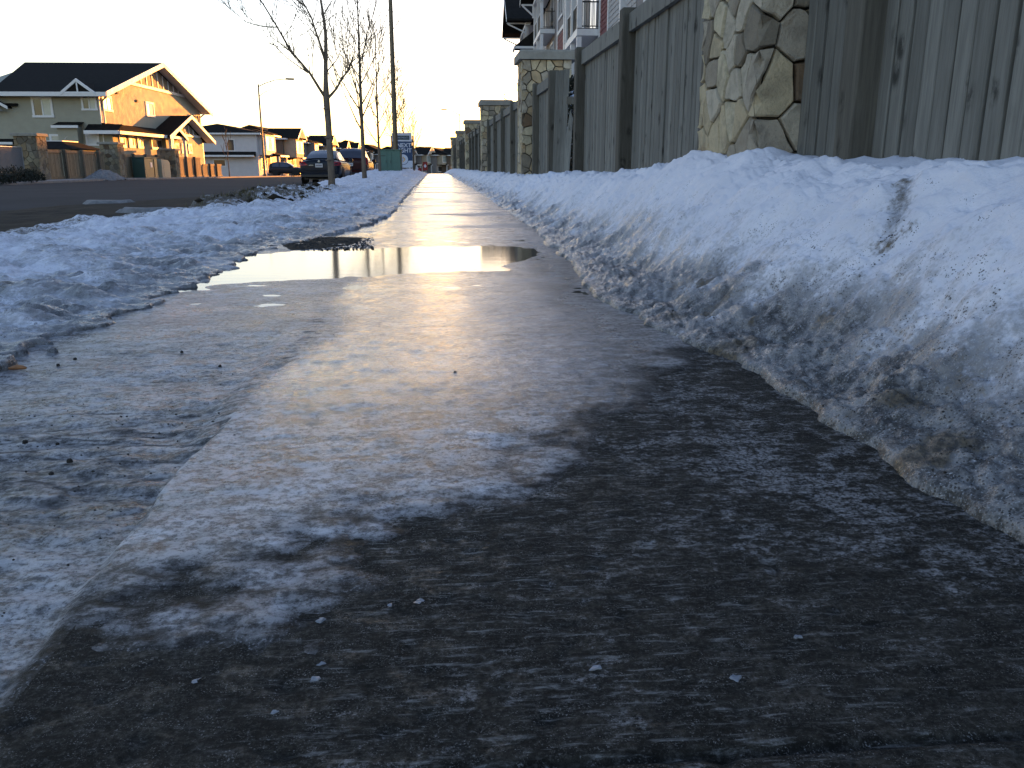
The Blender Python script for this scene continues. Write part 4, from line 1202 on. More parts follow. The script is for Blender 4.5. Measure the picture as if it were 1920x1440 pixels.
# ---- dark neighbour to the left
D = empty('townhouse', (-28.5, 62.3, -.03), -R(2.7), 'dark charcoal townhouse with a white blind at the left edge', 'house')
D.scale = (1.055, 1.055, 1.055)
mb = MB(); mb.extrude([(0, 0, hz), (0, 12, hz), (0, 12, 4.4), (0, 6, 6.3), (0, 0, 4.4)], (-9, 0, 0)); mb.build('wall', M['dark_wall'], D)
slab(D, [(.3,-.7,4.2),(.3,6,6.4),(-9.4,6,6.4),(-9.4,-.7,4.2)], .13)
slab(D, [(.3,12.7,4.2),(-9.4,12.7,4.2),(-9.4,6.001,6.4),(.3,6.001,6.4)], .13)
mb = MB(); mb.extrude([(-.12, -.03, 4.05), (-.12, -1.1, 4.05), (-1.5, -1.1, 4.75), (-1.5, -.03, 4.75)], (0, 0, .12)); r_ = mb.build('porch_gable', M['shingle'], D)
mb = MB(); mb.extrude([(-.06, -1.16, 3.98), (-1.6, -1.16, 4.86), (-1.6, -1.16, 5.05), (-.06, -1.16, 4.17)], (0, .05, 0)); mb.build('rake_board', M['white'], r_)
mb = MB(); mb.extrude([(-.4, -1.10, 3.9), (-1.6, -1.10, 4.7), (-1.6, -1.10, 3.9)], (0, .02, 0)); mb.build('gable_panel', M['greywall'], r_)
win_y(D, 0, -1.05, -.4, 2.9, 3.85, 1, .1, None, 'blind')
mb = MB(); mb.extrude([(-3, -.003, 2.35), (-3, -1.3, 1.95), (-3, -1.3, 1.85), (-3, -.003, 1.85)], (3.0, 0, 0)); r_ = mb.build('porch_roof', M['shingle'], D)
mb = MB(); mb.box(-3, .02, -1.38, -1.305, 1.82, 1.97); mb.build('fascia', M['white'], r_)
win_y(D, 0, -2.0, -.9, .7, 1.5, 1, .12, None, 'blind')

# garbage enclosure roof showing above the fence
sh = empty('garden_shed', (-21.3, 52.6, -.3), 0, 'small shed with a dark hipped roof behind the tan fence', 'shed')
mb = MB(); mb.box(-3.0, -.3, .3, 4.6, 0, 1.75); mb.build('wall', M['olive'], sh)
mb = MB()
a, b = [(-.02,0,1.76),(-.02,5.0,1.76),(-3.3,5.0,1.76),(-3.3,0,1.76)], [(-1.2,1.5,2.22),(-1.2,3.7,2.22),(-2.1,3.7,2.22),(-2.1,1.5,2.22)]
for i in range(4):
    j = (i+1) % 4; mb.quad(a[i], a[j], b[j], b[i])
mb.quad(*b); mb.quad(*reversed(a)); mb.build('roof', M['shingle'], sh)
mb = MB(); mb.box(-2.15, -1.15, 1.45, 3.75, 2.222, 2.27); mb.build('ridge_cap', M['white'], sh)

# ---- row houses running away down the street
def row_unit(loc, rz, wall, label, group, L=9.0, ridge=2.0, eave=5.2, bay=(1.6, 5.6), bayd=1.3, baywall='cream', gable=True, porch=(4.6, 8.4), depth=9.5, pw='white', gabpanel='olive', windows=2, end=False, zb=0):
    u = empty('row_house', loc, rz, label, 'house', group)
    W = M[wall]
    mb = MB(); mb.box(-depth, 0, 0, L, -.4, eave); mb.build('wall', W, u)
    # hipped main roof, ridge along y
    e = .6; a = [(e,-e,eave),(e,L+e,eave),(-depth-e,L+e,eave),(-depth-e,-e,eave)]
    r0, r1 = (-depth/2, 2.6 if end else .2, eave+ridge), (-depth/2, L-.2, eave+ridge)
    mb = MB(); mb.quad(a[0],a[1],r1,r0); mb.quad(a[1],a[2],r1); mb.quad(a[2],a[3],r0,r1); mb.quad(a[3],a[0],r0)
    mb.quad(*[(p[0],p[1],p[2]-.12) for p in reversed(a)])
    for i in range(4):
        j = (i+1) % 4; mb.quad(a[i], (a[i][0],a[i][1],a[i][2]-.12), (a[j][0],a[j][1],a[j][2]-.12), a[j])
    mb.build('roof', M['shingle'], u)
    mb = MB(); mb.box(e+.003, e+.11, -e, L+e, eave-.2, eave); mb.box(-depth-e, e, -e-.1, -e-.003, eave-.2, eave); mb.build('gutter', M['white'], u)
    y0, y1 = bay
    mb = MB(); mb.box(.003, bayd, y0, y1, 2.45, eave-.02); mb.build('bay', M[baywall], u)
    if gable:
        c = (y0+y1)/2; zp = eave+(y1-y0+1)*.25
        mb = MB(); mb.extrude([(bayd+.5, y0-.5, eave-.02), (bayd+.5, c, zp), (bayd+.5, y1+.5, eave-.02)], (-bayd-3.2, 0, 0)); g = mb.build('gable_roof', M['shingle'], u)
        gable_trim(g, bayd, y0-.55, eave+.02, c, zp+.12, y1+.55, eave+.02, .24, .5)
        mb = MB(); mb.extrude([(bayd+.503, y0+.1, eave+.1), (bayd+.503, y1-.1, eave+.1), (bayd+.503, c, zp-.22)], (.012, 0, 0)); mb.build('gable_panel', M[gabpanel], g)
    else:
        mb = MB(); mb.extrude([(bayd+.45, y0-.4, eave-.01), (bayd+.45, y1+.4, eave-.01), (-1, y1+.4, eave+.5), (-1, y0-.4, eave+.5)], (0, 0, .1)); mb.build('bay_roof', M['shingle'], u)
    win_x(u, bayd, y0+.35, y1-.35, 3.15, 4.65, windows, .16, 'blind', 'glass_pale')
    # entry: porch roof on posts, steps, door, lower window
    p0, p1 = porch
    mb = MB(); mb.extrude([(.003, p0-.3, 2.35), (1.9, p0-.3, 2.35), (1.9, p0-.3, 2.46), (.003, p0-.3, 2.95)], (0, p1-p0+.6, 0)); pr = mb.build('porch_roof', M['shingle'], u)
    mb = MB(); mb.box(1.903, 2.0, p0-.35, p1+.35, 2.25, 2.46); mb.build('fascia', M['white'], pr)
    for y in (p0, p1):
        mb = MB(); mb.box(1.55, 1.75, y-.1, y+.1, -.4, 2.345); mb.build('column', M[pw], u)
    mb = MB(); mb.box(.003, .055, p0+.6, p0+1.6, .15, 2.2); mb.build('door', M['brownwall'], u)
    win_x(u, 0, p0+2.1, p1-.3, .9, 2.1, 2, .14, 'blind')
    mb = MB()
    for i in range(3): mb.box(.06, 2.0+.3*i, p0+.3, p0+1.9, -.4+.0, .12-.17*i)
    mb.build('steps', M['concrete_dry'], u)
    win_x(u, 0, y0+.5, y1-.5, .7, 2.0, 2, .14, 'blind')
    return u
zr = lambda y: float(zroad(y))
G = 'row houses down the street'
U = row_unit((-22.8, 112.5, zr(112)+.2), -R(2), 'cream', 'white sided end row house with a lit front bay, right of the olive townhouse', G, 11, 1.25, 5.15, (1.0, 6.2), .9, 'cream', False, (4.9, 9.6), 11, windows=3, end=True)
win_y(U, 0, -3.6, -2.9, 3.0, 4.3, 1, .12); win_y(U, 0, -5.6, -4.2, 1.1, 1.8, 1, .12)
mb = MB(); mb.extrude([(-10.4, -.003, 2.3), (-10.4, -1.0, 2.3), (-10.4, -1.0, 2.42), (-10.4, -.003, 2.85)], (10.2, 0, 0)); r_ = mb.build('skirt_roof', M['shingle'], U)
mb = MB(); mb.box(-10.4, -.2, -1.1, -1.003, 2.2, 2.42); mb.build('fascia', M['white'], r_)
specs = [
 ((-22.5,129.5), 'brownwall', 'brown row house with a pointed gable over a lit bay, behind the street lamp', dict(L=13, bay=(.8,6.0), bayd=1.8, baywall='tanwall', windows=3, ridge=1.9, gabpanel='greywall')),
 ((-21.8,146), 'greywall', 'grey row house seen just above the roof of the parked blue sedan', dict(L=12, bay=(2,5.5), gable=False, baywall='greywall')),
 ((-21.3,161), 'brownwall', 'row house with a bright yellow bay behind the nearest bare tree', dict(L=13, bay=(1.5,8), bayd=1.6, baywall='tanwall', windows=2)),
 ((-19.9,177), 'dark_wall', 'row house with a brown recess between the first two bare trees', dict(L=12, bay=(2,6), baywall='tanwall', gabpanel='brownwall')),
 ((-19.2,191), 'brownwall', 'row house with a small double gable, left of the second bare tree', dict(L=13, bay=(1.5,7), bayd=1.6, baywall='cream', gabpanel='brownwall')),
 ((-16.4,205), 'brownwall', 'brown brick row house with a white entry porch right of the second tree', dict(L=12, bay=(1,6), gable=False, bayd=1.0, baywall='brownwall', ridge=2.6)),
]
for (x, y), w, lab, kw in specs:
    row_unit((x, y, zr(y)+.2), -R(3), w, lab, G, **kw)
far = [((-12.5,216), 8, 'greywall', 'dim hip roofed row house behind the green utility cabinet', dict(L=10, bay=(2,6), gable=False, ridge=2.4)),
       ((-7.6,219), 14, 'brownwall', 'row house with a dark gable just right of the blue sign', dict(L=9, bay=(1,5), baywall='greywall', gabpanel='dark_wall')),
       ((-3.9,227), 16, 'greywall', 'row house with a small orange gable above the red sign', dict(L=10, bay=(1.2,8.6), bayd=1.4, baywall='tanwall', gabpanel='tanwall')),
       ((.2,231), 18, 'greywall', 'row house with glowing bay at the end of the sidewalk', dict(L=10, bay=(1.2,8.8), bayd=1.4, gable=False, baywall='tanwall', ridge=2.2)),
       ((3.9,235), 18, 'brownwall', 'last row house, half hidden by the farthest stone pillar', dict(L=10, bay=(1,8), bayd=1.4, baywall='tanwall', gabpanel='tanwall'))]
for (x, y), rz, w, lab, kw in far:
    row_unit((x, y, -1.75), -R(rz), w, lab, G, eave=5.0, **kw)

# ------------------------------------------------------------------ fence, pillars and boxes across the road
FXL = -20.3
def left_pillar(y, w, h, label, seed):
    return pillar(FXL-w*.5, y, w, h, float(zroad(y))+.02, .30, label, 'stone pillars across the road', seed, .12, .14, 0, True, 'stone_dark')
left_pillar(44.6, 1.05, 2.16, 'stone pillar at the left end of the tan fence across the road', 201)
left_pillar(55.4, 1.05, 2.08, 'stone pillar in the middle of the tan fence, left of the green transformer', 202)
left_pillar(67.0, 1.05, 2.02, 'stone pillar right of the green transformer, at the edge of the sunlight', 203)
LB = {}
def left_fence(y0, y1, posts, h, label):
    z = float(zroad((y0+y1)/2))+.02
    root = empty('wooden_fence', (FXL, y0, z), 0, label, 'fence', 'tan fence runs across the road')
    for p in posts:
        mb = MB(); mb.cbox(-.09, .10, -.09, .09, 0, h+.05, .012); mb.build('post', M['post'], root, (0, p-y0, 0))
    ed = sorted([y0]+posts+[y1])
    for a, b in zip(ed[:-1], ed[1:]):
        if b-a < .4: continue
        mb = MB(); mb.box(-.07, -.035, a+.10-y0, b-.10-y0, h-.16, h); mb.build('top_rail', M['wood_tan'], root)
        mb = MB(); mb.box(-.07, -.035, a+.10-y0, b-.10-y0, .05, .18); mb.build('bottom_rail', M['wood_tan'], root)
        y = a+.11
        while y < b-.2:
            if 'm' not in LB:
                m_ = MB(); m_.cbox(-.03, 0, 0, .135, 0, 1.0, .006); LB['m'] = m_.mesh('board', M['wood_tan'])
            o = link('board', LB['m'], root, (-.075, y-y0, .03)); o.scale = (1, 1, h-.06); y += .143
left_fence(45.6, 54.8, [46.5, 48.9, 51.2, 53.6], 1.58, 'tan board fence run in shade, from the left stone pillar to the middle one')
left_fence(56.5, 66.5, [57.2, 59.6, 62.0, 64.4], 1.58, 'tan board fence run behind the green transformer')
left_fence(68.2, 76.4, [69.4, 71.8, 74.2], 1.62, 'sunlit tan board fence run right of the third pillar')
left_fence(76.6, 83.5, [78.9, 81.2], 1.15, 'low sunlit fence stepping down at the far end, near the white house')
cp = empty('chain_link_fence', (-20.3, 40.6, -.22), 0, 'grey screened metal fence panel left of the tan fence', 'fence panel')
mb = MB()
for y in (0, 3.5): mb.tube([(0,y,0), (0,y,1.62)], .032, 8)
for z in (.42, 1.6): mb.tube([(0,0,z), (0,3.5,z)], .028, 8)
mb.build('frame', M['galv'], cp)
mb = MB()
for i in range(58): mb.box(-.012+.006*(i % 2), .004+.006*(i % 2), .05+.059*i, .05+.059*i+.056, .05, 1.57)
tag(mb.build('screen_slats', M['greywall'], cp), kind='stuff')

tr = empty('transformer_box', (-19.45, 60.6, -.33), 0, 'dark green transformer box in front of the tan fence', 'utility box')
mb = MB(); mb.cbox(-.8, .0, -1.5, 1.15, 0, 1.32, .03); mb.build('body', M['dkgreen'], tr)
mb = MB(); mb.box(-.84, .05, -1.54, 1.19, 1.322, 1.38); mb.build('lid', M['dkgreen'], tr)
mb = MB(); mb.box(.003, .014, -.35, .05, .72, 1.05); mb.build('warning_label', M['signwhite'], tr)
mb = MB(); mb.box(.003, .03, .38, .42, .08, 1.25); mb.build('door_seam', M['black'], tr)
pd = empty('utility_pedestal', (-19.4, 63.3, -.36), 0, 'pale beige utility pedestal right of the green transformer', 'utility box')
mb = MB(); mb.extrude([(-.4,-.95,0),(-.4,.95,0),(-.4,.95,1.05),(-.4,.55,1.25),(-.4,-.95,1.3)], (.45,0,0)); mb.build('body', M['beige'], pd)
mb = MB(); mb.box(.053,.066,-.6,.6,.15,.95); mb.build('door', M['beige'], pd)
# heap of gritty snow by the fence, dark bushes at the left edge
_a = np.linspace(-1, 1, 60); A, B = np.meshgrid(_a, _a)
Rr = np.sqrt(A**2+B**2)
PX_, PY_ = -18.75+A*.85, 50.0+B*2.1
PZ = -.25 + .52*np.clip(1-Rr**1.5, -.2, 1) + .07*billow(A*2.6, B*3.2, 111, 3)
tag(grid_mesh('snow_heap', PX_, PY_, PZ, M['gravelpile'], None, keep=Rr < 1.05), 'heap of grey gritty snow in front of the tan fence', 'snow heap')
for k, (x, y, r_, h) in enumerate(((-18.8, 39.9, .9, .75), (-18.6, 37.6, .8, .55), (-19.3, 42.3, .7, .6))):
    root = empty('shrub', (x, y, -.22), 0, ['dark leafless bush below the grey screen panel', 'low dark bush at the left edge of the picture', 'small dark bush beside the left stone pillar'][k], 'shrub', 'dark bushes across the road')
    rr = random.Random(60+k); mb = MB()
    for i in range(40):
        a = rr.uniform(0, 6.28); q = rr.uniform(.2, 1)
        mb.tube([(0,0,0), (math.cos(a)*r_*.5*q, math.sin(a)*r_*.5*q, h*.6), (math.cos(a)*r_*q, math.sin(a)*r_*q, h*rr.uniform(.7,1.05))], [.015,.01,.004], 4)
    mb.build('stems', M['twig'], root)
    mb = MB()
    for i in range(900):
        a = rr.uniform(0, 6.28); q = math.sqrt(rr.random())*r_; z = rr.uniform(.02, h)*(1-.5*(q/r_)**2)
        c = Vector((math.cos(a)*q, math.sin(a)*q, z)); u = Vector((rr.uniform(-1,1), rr.uniform(-1,1), rr.uniform(-1,1))).normalized()*.06; v = u.cross(Vector((.3, rr.uniform(-1,1), .8))).normalized()*.03
        mb.quad(c-u, c+v, c+u, c-v)
    tag(mb.build('leaves', M['evergreen'], root), kind='stuff')
# ------------------------------------------------------------------ street lamps
def lamp(loc, h, rz, arm, label, m, r0=.12):
    root = empty('street_lamp', loc, rz, label, 'street lamp', None)
    mb = MB(); mb.lathe([(r0*1.6, 0), (r0*1.6, .25), (r0*1.1, .3), (r0, .32), (r0*.85, h*.5), (r0*.62, h)], 14); mb.build('pole', m, root, smooth=True)
    mb = MB()
    mb.tube([(0,0,h-.25), (arm*.25,0,h+.12), (arm*.6,0,h+.48), (arm,0,h+.62)], [.05,.045,.04,.04], 8)
    mb.tube([(0,0,h-1.25), (arm*.18,0,h-.85), (arm*.42,0,h-.55), (arm*.45,0,h+.28)], .032, 6)
    mb.tube([(arm*.24,0,h-.72), (arm*.24,0,h+.1)], .025, 6)
    mb.build('arm', m, root)
    mb = MB(); mb.cbox(arm-.1, arm+.85, -.17, .17, h+.55, h+.72, .05); hd = mb.build('lamp_head', m, root)
    mb = MB(); mb.box(arm+.15, arm+.7, -.13, .13, h+.53, h+.549); mb.build('lens', M['glass_pale'], hd)
    return root
lamp((-18.9, 96.4, float(zroad(96))), 9.7, R(14), 3.0, 'tall street lamp with a curved arm across the road, lower pole glowing in the sun', M['polebrown'])
lamp((4.2, 142, -.9), 9.6, R(180), 2.2, 'far street lamp whose head just shows above the stone pillars', M['polebrown'], .1)
# the tall tapered pole by the walk
root = empty('lamp_pole', (-1.97, 43.35, .1), 0, 'tall dark tapering lamp pole standing behind the green cabinet, cut off by the top edge', 'lamp pole')
mb = MB(); mb.lathe([(.16, -.2), (.15, .2), (.125, 1.5), (.115, 4), (.10, 8), (.085, 11)], 16); mb.build('pole', M['polebrown'], root, smooth=True)
mb = MB(); mb.lathe([(.21, -.2), (.21, .12), (.17, .2), (.15, .21)], 16); mb.build('base', M['polebrown'], root)
mb = MB(); mb.tube([(0,0,10.7), (-.6,0,11.4), (-2.2,0,11.7)], [.06,.05,.05], 8); mb.build('arm', M['polebrown'], root)
mb = MB(); mb.cbox(-3.0, -2.1, -.17, .17, 11.6, 11.78, .05); mb.build('lamp_head', M['polebrown'], root)

# green cabinet
root = empty('utility_cabinet', (-2.12, 40.4, .12), R(-6), 'pale green steel utility cabinet in the snow in front of the lamp pole', 'utility box')
mb = MB(); mb.cbox(-.50, .50, 0, .55, -.1, 1.08, .015); mb.build('body', M['green_box'], root)
mb = MB(); mb.box(-.53, .53, -.03, .58, 1.082, 1.12); mb.build('lid', M['green_box'], root)
for a, b in ((-.47, -.135), (-.12, .085)):
    mb = MB(); mb.cbox(a, b, -.018, -.002, .0, 1.0, .004); d = mb.build('door', M['green_box'], root)
    mb = MB(); mb.box(b-.05, b-.03, -.03, -.019, .5, .62); mb.build('handle', M['black'], d)
mb = MB(); mb.box(-.44, -.2, -.024, -.0185, .82, .845); mb.build('vent', M['black'], root)

# ------------------------------------------------------------------ lettering
def text_obj(txt, size, m, parent, loc, rot, ext=.0015, name='lettering', sx=1.0, bold=.0):
    cu = bpy.data.curves.new(name, 'FONT'); cu.body = txt; cu.size = size; cu.extrude = ext; cu.offset = bold
    cu.align_x = 'LEFT'; cu.resolution_u = 3
    t = bpy.data.objects.new(name, cu); C.objects.link(t)
    bpy.context.view_layer.update()
    dg = bpy.context.evaluated_depsgraph_get()
    me = bpy.data.meshes.new_from_object(t.evaluated_get(dg))
    bpy.data.objects.remove(t, do_unlink=True)
    me.materials.clear(); me.materials.append(m); me.name = name
    o = link(name, me, parent, loc, rot); o.scale = (sx, 1, 1)
    return o
V = (math.pi/2, 0, 0)
sg = empty('billboard_sign', (-2.27, 46.3, 0), R(-4), 'blue and white apartments sign reading NEXT RIGHT, partly behind the lamp pole', 'sign')
SW, SB, ST = 1.06, .40, 2.20
def panel(name, x0, x1, z0, z1, m, y=-.02, th=.018, parent=None):
    mb = MB(); mb.box(x0, x1, y, y+th, z0, z1); return mb.build(name, m, parent or sg)
panel('board', 0, SW, SB, ST, M['signwhite'])
panel('blue_field', .0, SW, SB+.36, SB+1.36, M['navy'], -.0245, .004)
panel('dark_band', .12, SW-.13, SB+1.44, SB+1.66, M['teal'], -.0245, .004)
text_obj('APARTMENTS', .135, M['printgrey'], sg, (.165, -.0255, SB+1.505), V, sx=.86)
text_obj('NEXT', .30, M['signwhite'], sg, (.235, -.0255, SB+1.06), V, bold=.006)
text_obj('RIGHT', .30, M['signwhite'], sg, (.15, -.0255, SB+.79), V, bold=.006)
mb = MB(); mb.lathe([(.285, 0), (.285, .004)], 30, 'y'); mb.build('ring', M['navy'], sg, (.56, -.0255, SB+.43))
mb = MB(); mb.lathe([(.26, 0), (.26, .003)], 30, 'y'); mb.build('disc', M['signwhite'], sg, (.56, -.0285, SB+.43))
mb = MB(); mb.obox((.54,-.030,SB+.56), (.66,-.030,SB+.43), .05, .003, (0,1,0)); mb.obox((.66,-.030,SB+.43), (.54,-.030,SB+.30), .05, .003, (0,1,0)); mb.build('chevron', M['orange'], sg)
mb = MB(); mb.obox((.47,-.030,SB+.54), (.57,-.030,SB+.43), .035, .003, (0,1,0)); mb.obox((.57,-.030,SB+.43), (.47,-.030,SB+.32), .035, .003, (0,1,0)); mb.build('chevron', M['printgrey'], sg)
# faint script flourish on the white head of the sign
mb = MB(); pts = [(.2+.62*t+.02*math.sin(31*t), -.0225, SB+1.735+.035*math.sin(26*t)*(1-.5*t)) for t in [i/60 for i in range(61)]]
mb.tube(pts, .006, 4); mb.build('script_line', M['printgrey'], sg)
for x in (-.07, SW+.01):
    mb = MB(); mb.box(x, x+.09, 0, .09, -.3, 2.06); mb.build('post', M['signwood'], sg)
# red sign and a leaning small sign, far down the walk
rs = empty('red_sign', (-1.75, 120, -.62), R(0), 'small red sign with a white diamond at the far end of the walk', 'sign')
mb = MB(); mb.box(0, .66, -.02, 0, .45, 1.62); mb.build('board', M['red'], rs)
mb = MB(); mb.quad((.33,-.024,.78),(.55,-.024,1.05),(.33,-.024,1.32),(.11,-.024,1.05)); mb.build('diamond', M['signwhite'], rs)
for x in (.05, .55):
    mb = MB(); mb.box(x, x+.06, .003, .06, -.2, .45); mb.build('leg', M['signwood'], rs)
rs = empty('red_sign', (-2.75, 118, -.6), R(8), 'low red and white sign leaning left of the red diamond sign', 'sign')
mb = MB(); mb.extrude([(0,0,.3),(.8,0,.3),(.1,0,1.2)], (0,.03,0)); mb.build('board', M['signwhite'], rs)
mb = MB(); mb.extrude([(.25,-.005,.34),(.85,-.005,.34),(.85,-.005,.78),(.45,-.005,.78)], (0,.004,0)); mb.build('red_panel', M['red'], rs)

# ------------------------------------------------------------------ bare street trees
def grow(mb, p, d, r, L, lev, rr, up=.25, n=4, minr=.0035):
    pts = [p.copy()]; rad = [r]; q = p.copy(); dd = d.normalized()
    k = 5 if lev > 0 else 4
    kids = []
    for i in range(k):
        dd = (dd + Vector((rr.uniform(-.08,.08), rr.uniform(-.08,.08), up*.30+rr.uniform(-.03,.05)))).normalized()
        q = q + dd*(L/k); pts.append(q.copy()); rad.append(max(minr, r*(1-.85*(i+1)/k)))
        kids.append((q.copy(), dd.copy(), rad[-1]))
    mb.tube(pts, rad, n, False)
    if lev <= 0: return
    for i, (q, dd, r2) in enumerate(kids[:-1]):
        for s in range(1 if lev > 1 else rr.choice((0, 1, 1))):
            a = dd.cross(Vector((rr.uniform(-1,1), rr.uniform(-1,1), rr.uniform(-.4,.4)))).normalized()
            nd = (dd*rr.uniform(.8, 1.1) + a*rr.uniform(.4, .7)).normalized()
            grow(mb, q, nd, max(minr, r2*.6), L*rr.uniform(.45, .75), lev-1, rr, up, n, minr)

def px_tree(pts, base, sc, dep, rr):
    # outline of a limb measured in the photo plane, given real depth
    o = []; y = 0
    for i, (a, b) in enumerate(pts):
        o.append(Vector(((a-622+(355-b)*.055)/sc, dep*i + rr.uniform(-.03,.03), (355-b)/sc)))
    return o
root = empty('bare_tree', (-2.19, 18.07, .02), 0, 'nearest bare young street tree, forking above head height beside the parked cars', 'tree', 'bare trees along the verge')
rr = random.Random(3); S1 = 94.0
mb = MB()
tr_ = px_tree([(622.5,360),(622,330),(619,280),(616,230),(613,195),(612,181),(611,150),(611,115),(611.5,90),(611,68),(607,36),(601,2),(596,-50),(592,-110)], None, S1, 0, rr)
tr_ = [Vector((p.x, 0, p.z)) for p in tr_]
mb.tube(tr_, [.080,.070,.066,.063,.065,.066,.047,.042,.038,.033,.027,.021,.014,.005], 10)
for z, dx in ((1.05,.0),(1.62,.01),(.6,-.01)): mb.blob((tr_[3].x+dx*0-.02, -.04, z), .085, 3, (1,1,.5))
mb.build('trunk', M['bark'], root, smooth=True)
mb = MB()
limbs = [([(612,184),(600,166),(583.5,140),(566,120),(549,101),(536,78),(524,57),(505,26),(487,0),(470,-30),(455,-70)], [.05,.042,.036,.032,.029,.026,.023,.019,.016,.010,.004], -.05, 2),
 ([(524,57),(505,56),(487,54),(472,50),(460,46),(450,37),(441,30),(430,17),(425,2)], [.016,.015,.014,.012,.011,.009,.008,.006,.003], .03, 1),
 ([(577,137),(558,124),(540,112),(531,104),(522,96),(515,87),(510,79)], [.017,.014,.012,.01,.008,.006,.003], .05, 1),
 ([(614,184),(622,175),(629,165),(634,156),(638,146),(645,136),(651,127),(657,112),(660,96),(662,76),(664,55)], [.043,.038,.034,.03,.026,.023,.02,.016,.012,.009,.004], .06, 2),
 ([(611,118),(605,97),(599,78),(593,60),(588,43),(580,28),(571,13),(560,-8),(550,-40)], [.042,.034,.03,.026,.023,.02,.017,.011,.004], -.06, 2),
 ([(613,135),(622,123),(632,110),(636,98),(636,84),(635,57)], [.018,.015,.012,.009,.007,.003], .06, 1),
 ([(586,146),(586,130),(584,110),(582,87),(580,70)], [.014,.012,.01,.007,.003], .08, 1),
 ([(607,36),(614,20),(624,4),(632,-20)], [.016,.012,.009,.004], .05, 1),
 ([(611,68),(618,52),(621,30),(622,8)], [.014,.011,.008,.004], -.05, 1),
 ([(588,43),(592,25),(594,8),(595,-20)], [.014,.011,.008,.004], .05, 1),
 ([(549,101),(556,88),(562,70),(566,58)], [.012,.009,.006,.003], .06, 1),
 ([(638,146),(646,142),(654,137),(661,128)], [.012,.009,.006,.003], -.05, 1)]
for pts, rad, dep, lev in limbs:
    P = px_tree(pts, None, S1, dep, rr); rad = [max(.0055, r_*.78) for r_ in rad]
    mb.tube(P, rad, 6, False)
    for i in range(2, len(P)-1):
        for s in range(2 if lev == 2 else 1):
            d = (P[i+1]-P[i]).normalized(); a = Vector((rr.uniform(-1,1), rr.uniform(-1,1), rr.uniform(-.2,.6))).normalized()
            if rr.random() < .95: grow(mb, P[i], (d*.7+a*.75).normalized(), max(.006, rad[i]*.45), rr.uniform(.35,.85), 1 if lev < 2 else 1, rr, .32, 4, .006)
mb.build('crown', M['twig'], root)

def street_tree(loc, h, fork, r, seed, label, lean=0.0, n=17, parts=2):
    minr = .0002*loc[1]+.001
    root = empty('bare_tree', loc, seed*1.3, label, 'tree', 'bare trees along the verge')
    rr = random.Random(seed)
    mb = MB(); P = []; k = 10
    for i in range(k+1):
        t = i/k; P.append(Vector((math.sin(t*4+seed)*.05*t + lean*t, math.cos(t*3+seed)*.05*t, h*t-.15)))
    mb.tube(P, [r*(1-.93*(i/k)**.9) if i < k else .004 for i in range(k+1)], 8); mb.build('trunk', M['bark'], root, smooth=True)
    mb = MB(); a = rr.uniform(0, 6.28)
    for i in range(n):
        t = fork/h + (1-fork/h)*(i/n)**1.05*.93
        j = min(k-1, int(t*k)); f = t*k-j
        p = P[j].lerp(P[j+1], f); a += 2.4+rr.uniform(-.5,.5)
        el = rr.uniform(.75, 1.5)+.6*t
        d = Vector((math.cos(a), math.sin(a), el)).normalized()
        L = h*rr.uniform(.28,.40)*(1.12-t)+.35
        grow(mb, p, d, max(minr*1.3, r*(1-t)*.42), L, parts if i % 2 else 1, rr, .34, 4, minr)
    mb.build('crown', M['twig'], root)
street_tree((-2.38, 28.9, .02), 6.9, 1.75, .085, 4, 'second bare street tree, right of the parked cars', -.1, 22)
street_tree((-2.47, 38.4, .05), 6.6, 1.5, .075, 6, 'third bare street tree, standing beside the green cabinet', -.1, 20)
street_tree((-2.35, 51.5, .1), 6.2, 1.6, .07, 8, 'fourth bare tree, close behind the tall lamp pole', 0, 18)
street_tree((-2.2, 63, 0), 5.4, 1.3, .06, 10, 'fifth bare tree, above the top of the blue sign', 0, 16, 1)
street_tree((-1.85, 75, -.2), 4.9, 1.2, .05, 12, 'small far bare tree right of the blue sign', 0, 16, 1)
street_tree((-19.0, 80.5, -.5), 4.2, 1.6, .06, 14, 'thin bare sapling in front of the sunlit porch of the olive townhouse', 0, 8, 1)

